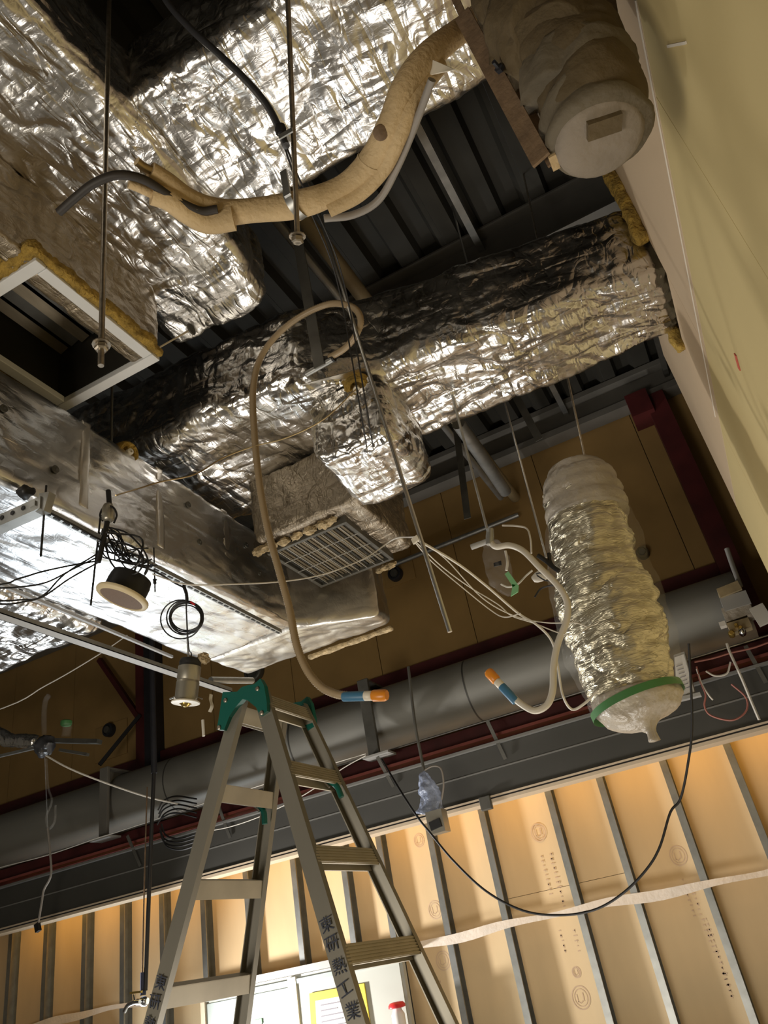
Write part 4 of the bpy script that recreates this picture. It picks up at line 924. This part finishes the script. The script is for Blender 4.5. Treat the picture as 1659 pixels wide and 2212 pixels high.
# wrapped pipe fitting at the left edge
wf = thing('wrapped_fitting', PY(92, 1610, 4.2), 'foil-wrapped pipe end with a dark plastic-bagged joint at the left edge', 'pipe fitting')
foil_tube('foil_pipe', 'foil', [PY(-60, 1592, 4.2)+Vector((-2.0, 0, .05)), PY(-60, 1592, 4.2), PY(20, 1598, 4.2), PY(82, 1603, 4.2)], lambda t: .052, wf, .010, .05, 62, 36, 8)
MB().blob(PY(97, 1612, 4.2), .075, 7, .25, 14, (1, 1, 1.05)).build('plastic_bag', 'black_sheen', wf, True)
MB().bar(PY(-60, 1608, 4.15)+Vector((-2, 0, .05)), PY(78, 1615, 4.15), .02, .02).build('rail', 'steel', wf)
MB().bar(PY(115, 1600, 4.25), PY(215, 1602, 4.3), .06, .03).build('bracket', 'steel_dark', wf)
MB().bar(PY(130, 1620, 4.25), PY(190, 1630, 4.3), .035, .02).build('bracket', 'steel_dark', wf)
MB().tube([PY(96, 1590, 4.2), PY(95, 1550, 4.2), PY(98, 1515, 4.2), PY(106, 1502, 4.2)], .02, 8, 5).build('clear_tube', 'plastic', wf, True)
MB().lathe(PY(143, 1590, 4.25), (.1, 0, 1), [(.035, 0), (.032, .05), (.036, .06), (.034, .09)], 16).build('stub', 'plastic', wf, True)
MB().lathe(PY(143, 1562, 4.25), (.1, 0, 1), [(.036, -.02), (.042, -.01), (.042, .015), (.03, .022)], 16).build('green_tape', 'green_tape', wf, True)
MB().tube(Ys(4.2, (100, 1640), (104, 1700), (112, 1730), (100, 1765), (105, 1790), (118, 1775), (120, 1740)), .008, 6, 6).build('limp_hose', 'plastic', wf, True)
hl_ = thing('hanging_lead', PY(88, 1990, 4.9), 'grey lead with a black plug hanging at the far left before the lintel', 'cable')
MB().tube(Ys(4.9, (103, 1790), (108, 1840), (110, 1890), (95, 1922), (90, 1950), (82, 1998)), .009, 6, 6).build('lead', 'lagging_grey', hl_, True)
MB().tube([PY(103, 1790, 4.9), PY(97, 1640, 4.5), PY(97, 1612, 4.25)], .004, 6, 4).build('clear_string', 'plastic', hl_, True)
MB().bar(PY(80, 1995, 4.9), PY(83, 2012, 4.9), .04, .03, (0, 1, 0)).build('plug', 'black', hl_)
# black wire coil at the lintel
bw = thing('wire_coil', PY(380, 1780, 5.1), 'loose coil of black wires behind the ladder on the lintel', 'cable coil')
for k in range(9):
    a0 = 345-rt.uniform(0, 12); yb = 1760+k*8
    pts = Ys(5.08-.004*k, (a0, yb-10), (a0+12, yb-30+k), (a0+40, yb-40+k), (425, yb-34+2*k)) if k < 5 else Ys(5.08-.004*k, (a0+8, yb-20), (a0+18, yb+4), (a0+48, yb+12), (425, yb+2))
    MB().tube(pts, .0065, 5, 6).build('wire', 'black', bw, True)
# dark standpipe with tap
tp = thing('standpipe_tap', PY(300, 2150, 4.5), 'black standpipe with a chrome tap hanging in front of the boards', 'tap')
MB().tube([PY(333, 1660, 4.5), PY(325, 1850, 4.5), PY(314, 2140, 4.5)], .014, 10, 3).build('pipe', 'black', tp, True)
MB().tube([PY(333, 1670, 4.5)+Vector((0, 0, 2.55)), PY(333, 1670, 4.5)], .022, 10, 1).build('pipe', 'black_steel', tp, True)
MB().tube([PY(318, 1700, 4.52), PY(312, 1900, 4.52), PY(307, 2120, 4.52)], .005, 6, 3).build('thin_pipe', 'rust', tp, True)
MB().tube([PY(310, 2100, 4.5), PY(309, 2150, 4.5)], .020, 10, 1).build('tape_wrap', 'navy', tp, True)
MB().lathe(PY(310, 2163, 4.5), (-1, -.2, .1), [(.02, -.03), (.028, -.02), (.028, .012), (.018, .02), (.018, .05)], 8).build('body', 'chrome', tp, True)
MB().tube(Ys(4.45, (302, 2164), (288, 2166), (276, 2172), (268, 2186)), .013, 10, 6).build('spout', 'chrome', tp, True)
MB().tube(Ys(4.45, (292, 2162), (290, 2148)), .008, 8, 1).build('stem', 'chrome', tp, True)
MB().bar(PY(282, 2145, 4.45), PY(306, 2142, 4.45), .018, .012).build('handle', 'bulb', tp)

# ================================================================== THINGS AT THE SHUTTER'S RIGHT END
mo = thing('motor_unit', PY(1590, 1340, 5.15), 'grey shutter motor unit with bare terminals at the right end of the drum', 'motor')
for (p, q, w, h, m) in (((1555, 1290), (1600, 1272), .17, .06, 'beige_plate'), ((1562, 1312), (1618, 1295), .12, .09, 'grey_box'), ((1565, 1335), (1625, 1318), .10, .10, 'plastic_milky'), ((1575, 1360), (1620, 1345), .10, .07, 'beige_plate'), ((1555, 1352), (1568, 1348), .06, .03, 'white_cable')):
    MB().bar(PY(*p, 5.12), PY(*q, 5.12), w, h).build('housing', m, mo)
for (px, py, r, m) in ((1580, 1368, .02, 'bulb'), (1600, 1356, .014, 'bulb'), (1603, 1364, .022, 'chrome'), (1590, 1350, .012, 'bulb')):
    MB().lathe(PY(px, py, 5.04), (0, -1, 0), [(r, -.04), (r, .01), (r*.6, .02)], 12).build('terminal', m, mo, True)
MB().tube(Ys(5.15, (1570, 1185), (1582, 1220), (1600, 1268)), .016, 8, 3).build('feed_pipe', 'grey_box', mo, True)
tag(MB().bar(PY(1630, 1335, 5.0), PY(1659, 1322, 5.0), .03, .12, (0, 0, 1)).build('white_box', 'white_cable'), 'small white box beside the shutter motor unit at the right edge', 'box')
cb = thing('control_box', PY(1490, 1480, 4.95), 'white label panel on a box half hidden behind the wrapped hose', 'panel')
c0 = [PY(1455, 1415, 4.95), PY(1478, 1407, 4.95), PY(1502, 1500, 4.95), PY(1462, 1508, 4.95)]
MB().prism(c0, (0, .08, 0)).build('body', 'grey_box', cb)
MB().prism(Ys(4.948, (1457, 1420), (1477, 1413), (1500, 1495), (1464, 1502)), (0, .003, 0)).build('label_sheet', 'paper', cb)
MB().bar(PY(1465, 1512, 4.92), PY(1514, 1500, 4.92), .05, .02).build('lower_rail', 'grey_box', cb)
for k in range(7):
    MB().bar(PY(1461+2.6*k, 1440+8*k, 4.944), PY(1474+2.6*k, 1435.5+8*k, 4.944), .004, .002, (0, 1, 0)).build('print_line', 'ink_grey', cb)
for i, (pts, m, lab) in enumerate((
    (((1505, 1440), (1512, 1470), (1524, 1500), (1522, 1525), (1535, 1545), (1575, 1556), (1600, 1548), (1614, 1530), (1610, 1505), (1580, 1478)), 'wire_red', 'reddish wire looping below the shutter motor over the lintel'),
    (((1500, 1430), (1540, 1422), (1580, 1410), (1625, 1400), (1659, 1388)), 'wire_red', 'reddish wire lying along the red channel at the right'),
    (((1505, 1445), (1515, 1475), (1530, 1500), (1540, 1512)), 'white_cable', 'short pale wire end beside the label panel'),
    (((1570, 1390), (1577, 1410), (1600, 1460), (1625, 1520), (1640, 1555)), 'white_cable', 'pale cord hanging over the lintel at the right'),
    (((1525, 1450), (1545, 1460), (1570, 1455), (1578, 1430)), 'white_cable', 'small pale loop of wire below the shutter motor'))):
    wire('loose_wire', Ys(5.05, *pts), .006 if i != 3 else .009, m, lab, 'wire', 'loose wires at the shutter end')
# tape line, notice, red-capped bottle and green tag on the rear partition
tpw = MB(); n = 60; y = 5.693; vs = []; fs = []
def tz(x): return 1.640+.010*math.sin(x*3.1)+.006*math.sin(x*9)
runs = ((-8.0, -4.6), (-2.6, .9))
for ri, (a, b) in enumerate(runs):
    vs = []; fs = []; N_ = 40
    for k in range(N_+1):
        x = a+(b-a)*k/N_; w = .024+.008*math.sin(x*5)
        for dz_, dy in ((w, 0), (-w, -.004-.006*abs(math.sin(x*4)))): vs.append((x, y+dy, tz(x)+dz_)); vs.append((x, y+dy-.0015, tz(x)+dz_))
    for k in range(N_):
        i = 4*k; j = i+4
        fs += [(i, i+2, j+2, j), (i+1, j+1, j+3, i+3), (i, j, j+1, i+1), (i+2, i+3, j+3, j+2)]
    tag(MB().add(vs, fs).build('paper_tape', 'tape', None, True), ('white paper tape across the studs left of the ladder', 'white paper tape across the studs at the right')[ri], 'tape', 'paper tape on the studs')
yn = 5.62
nt_ = thing('notice', PY(725, 2180, yn), 'yellow-edged notice with a white printed sheet behind the ladder', 'notice')
q = [PY(668, 2146, yn), PY(786, 2124, yn), PY(806, 2260, yn), PY(676, 2290, yn)]
MB().prism(q, (0, .012, 0)).build('yellow_card', 'yellow', nt_)
q2 = [PY(681, 2162, yn-.003), PY(774, 2145, yn-.003), PY(790, 2260, yn-.003), PY(688, 2285, yn-.003)]
MB().prism(q2, (0, .002, 0)).build('sheet', 'paper', nt_)
for k in range(8):
    p0 = q2[0].lerp(q2[3], .10+.10*k).lerp(q2[1].lerp(q2[2], .10+.10*k), .12); p1 = q2[0].lerp(q2[3], .10+.10*k).lerp(q2[1].lerp(q2[2], .10+.10*k), .5+.35*rt.random())
    MB().bar(p0-Vector((0, .003, 0)), p1-Vector((0, .003, 0)), .008, .001, (0, 1, 0)).build('print_line', 'ink_grey', nt_)
bt = thing('red_capped_bottle', PY(862, 2200, 5.5), 'white bottle with a red cap in front of the white door', 'bottle')
c = PY(857, 2172, 5.5)
MB().lathe((c.x, c.y, c.z-.30), (0, 0, 1), [(.04, 0), (.045, .02), (.045, .25), (.03, .275), (.028, .285)], 24).build('body', 'paper', bt, True)
MB().lathe((c.x, c.y, c.z-.016), (0, 0, 1), [(.04, 0), (.058, .004), (.058, .02), (.045, .034), (.02, .038)], 24).build('cap', 'red_plastic', bt, True)
MB().box(c.x-.12, c.x+.12, c.y-.08, c.y+.08, 0, c.z-.30).build('stand', 'white_panel', bt)
gt = thing('green_tag', PY(556, 2206, 5.63), 'small green tag over a white card on the glazed panel', 'tag')
MB().bar(PY(548, 2209, 5.632), PY(566, 2205, 5.632), .03, .006, (0, 1, 0)).build('tag', 'mint_tape', gt)
MB().bar(PY(540, 2224, 5.634), PY(566, 2217, 5.634), .05, .006, (0, 1, 0)).build('card', 'paper', gt)
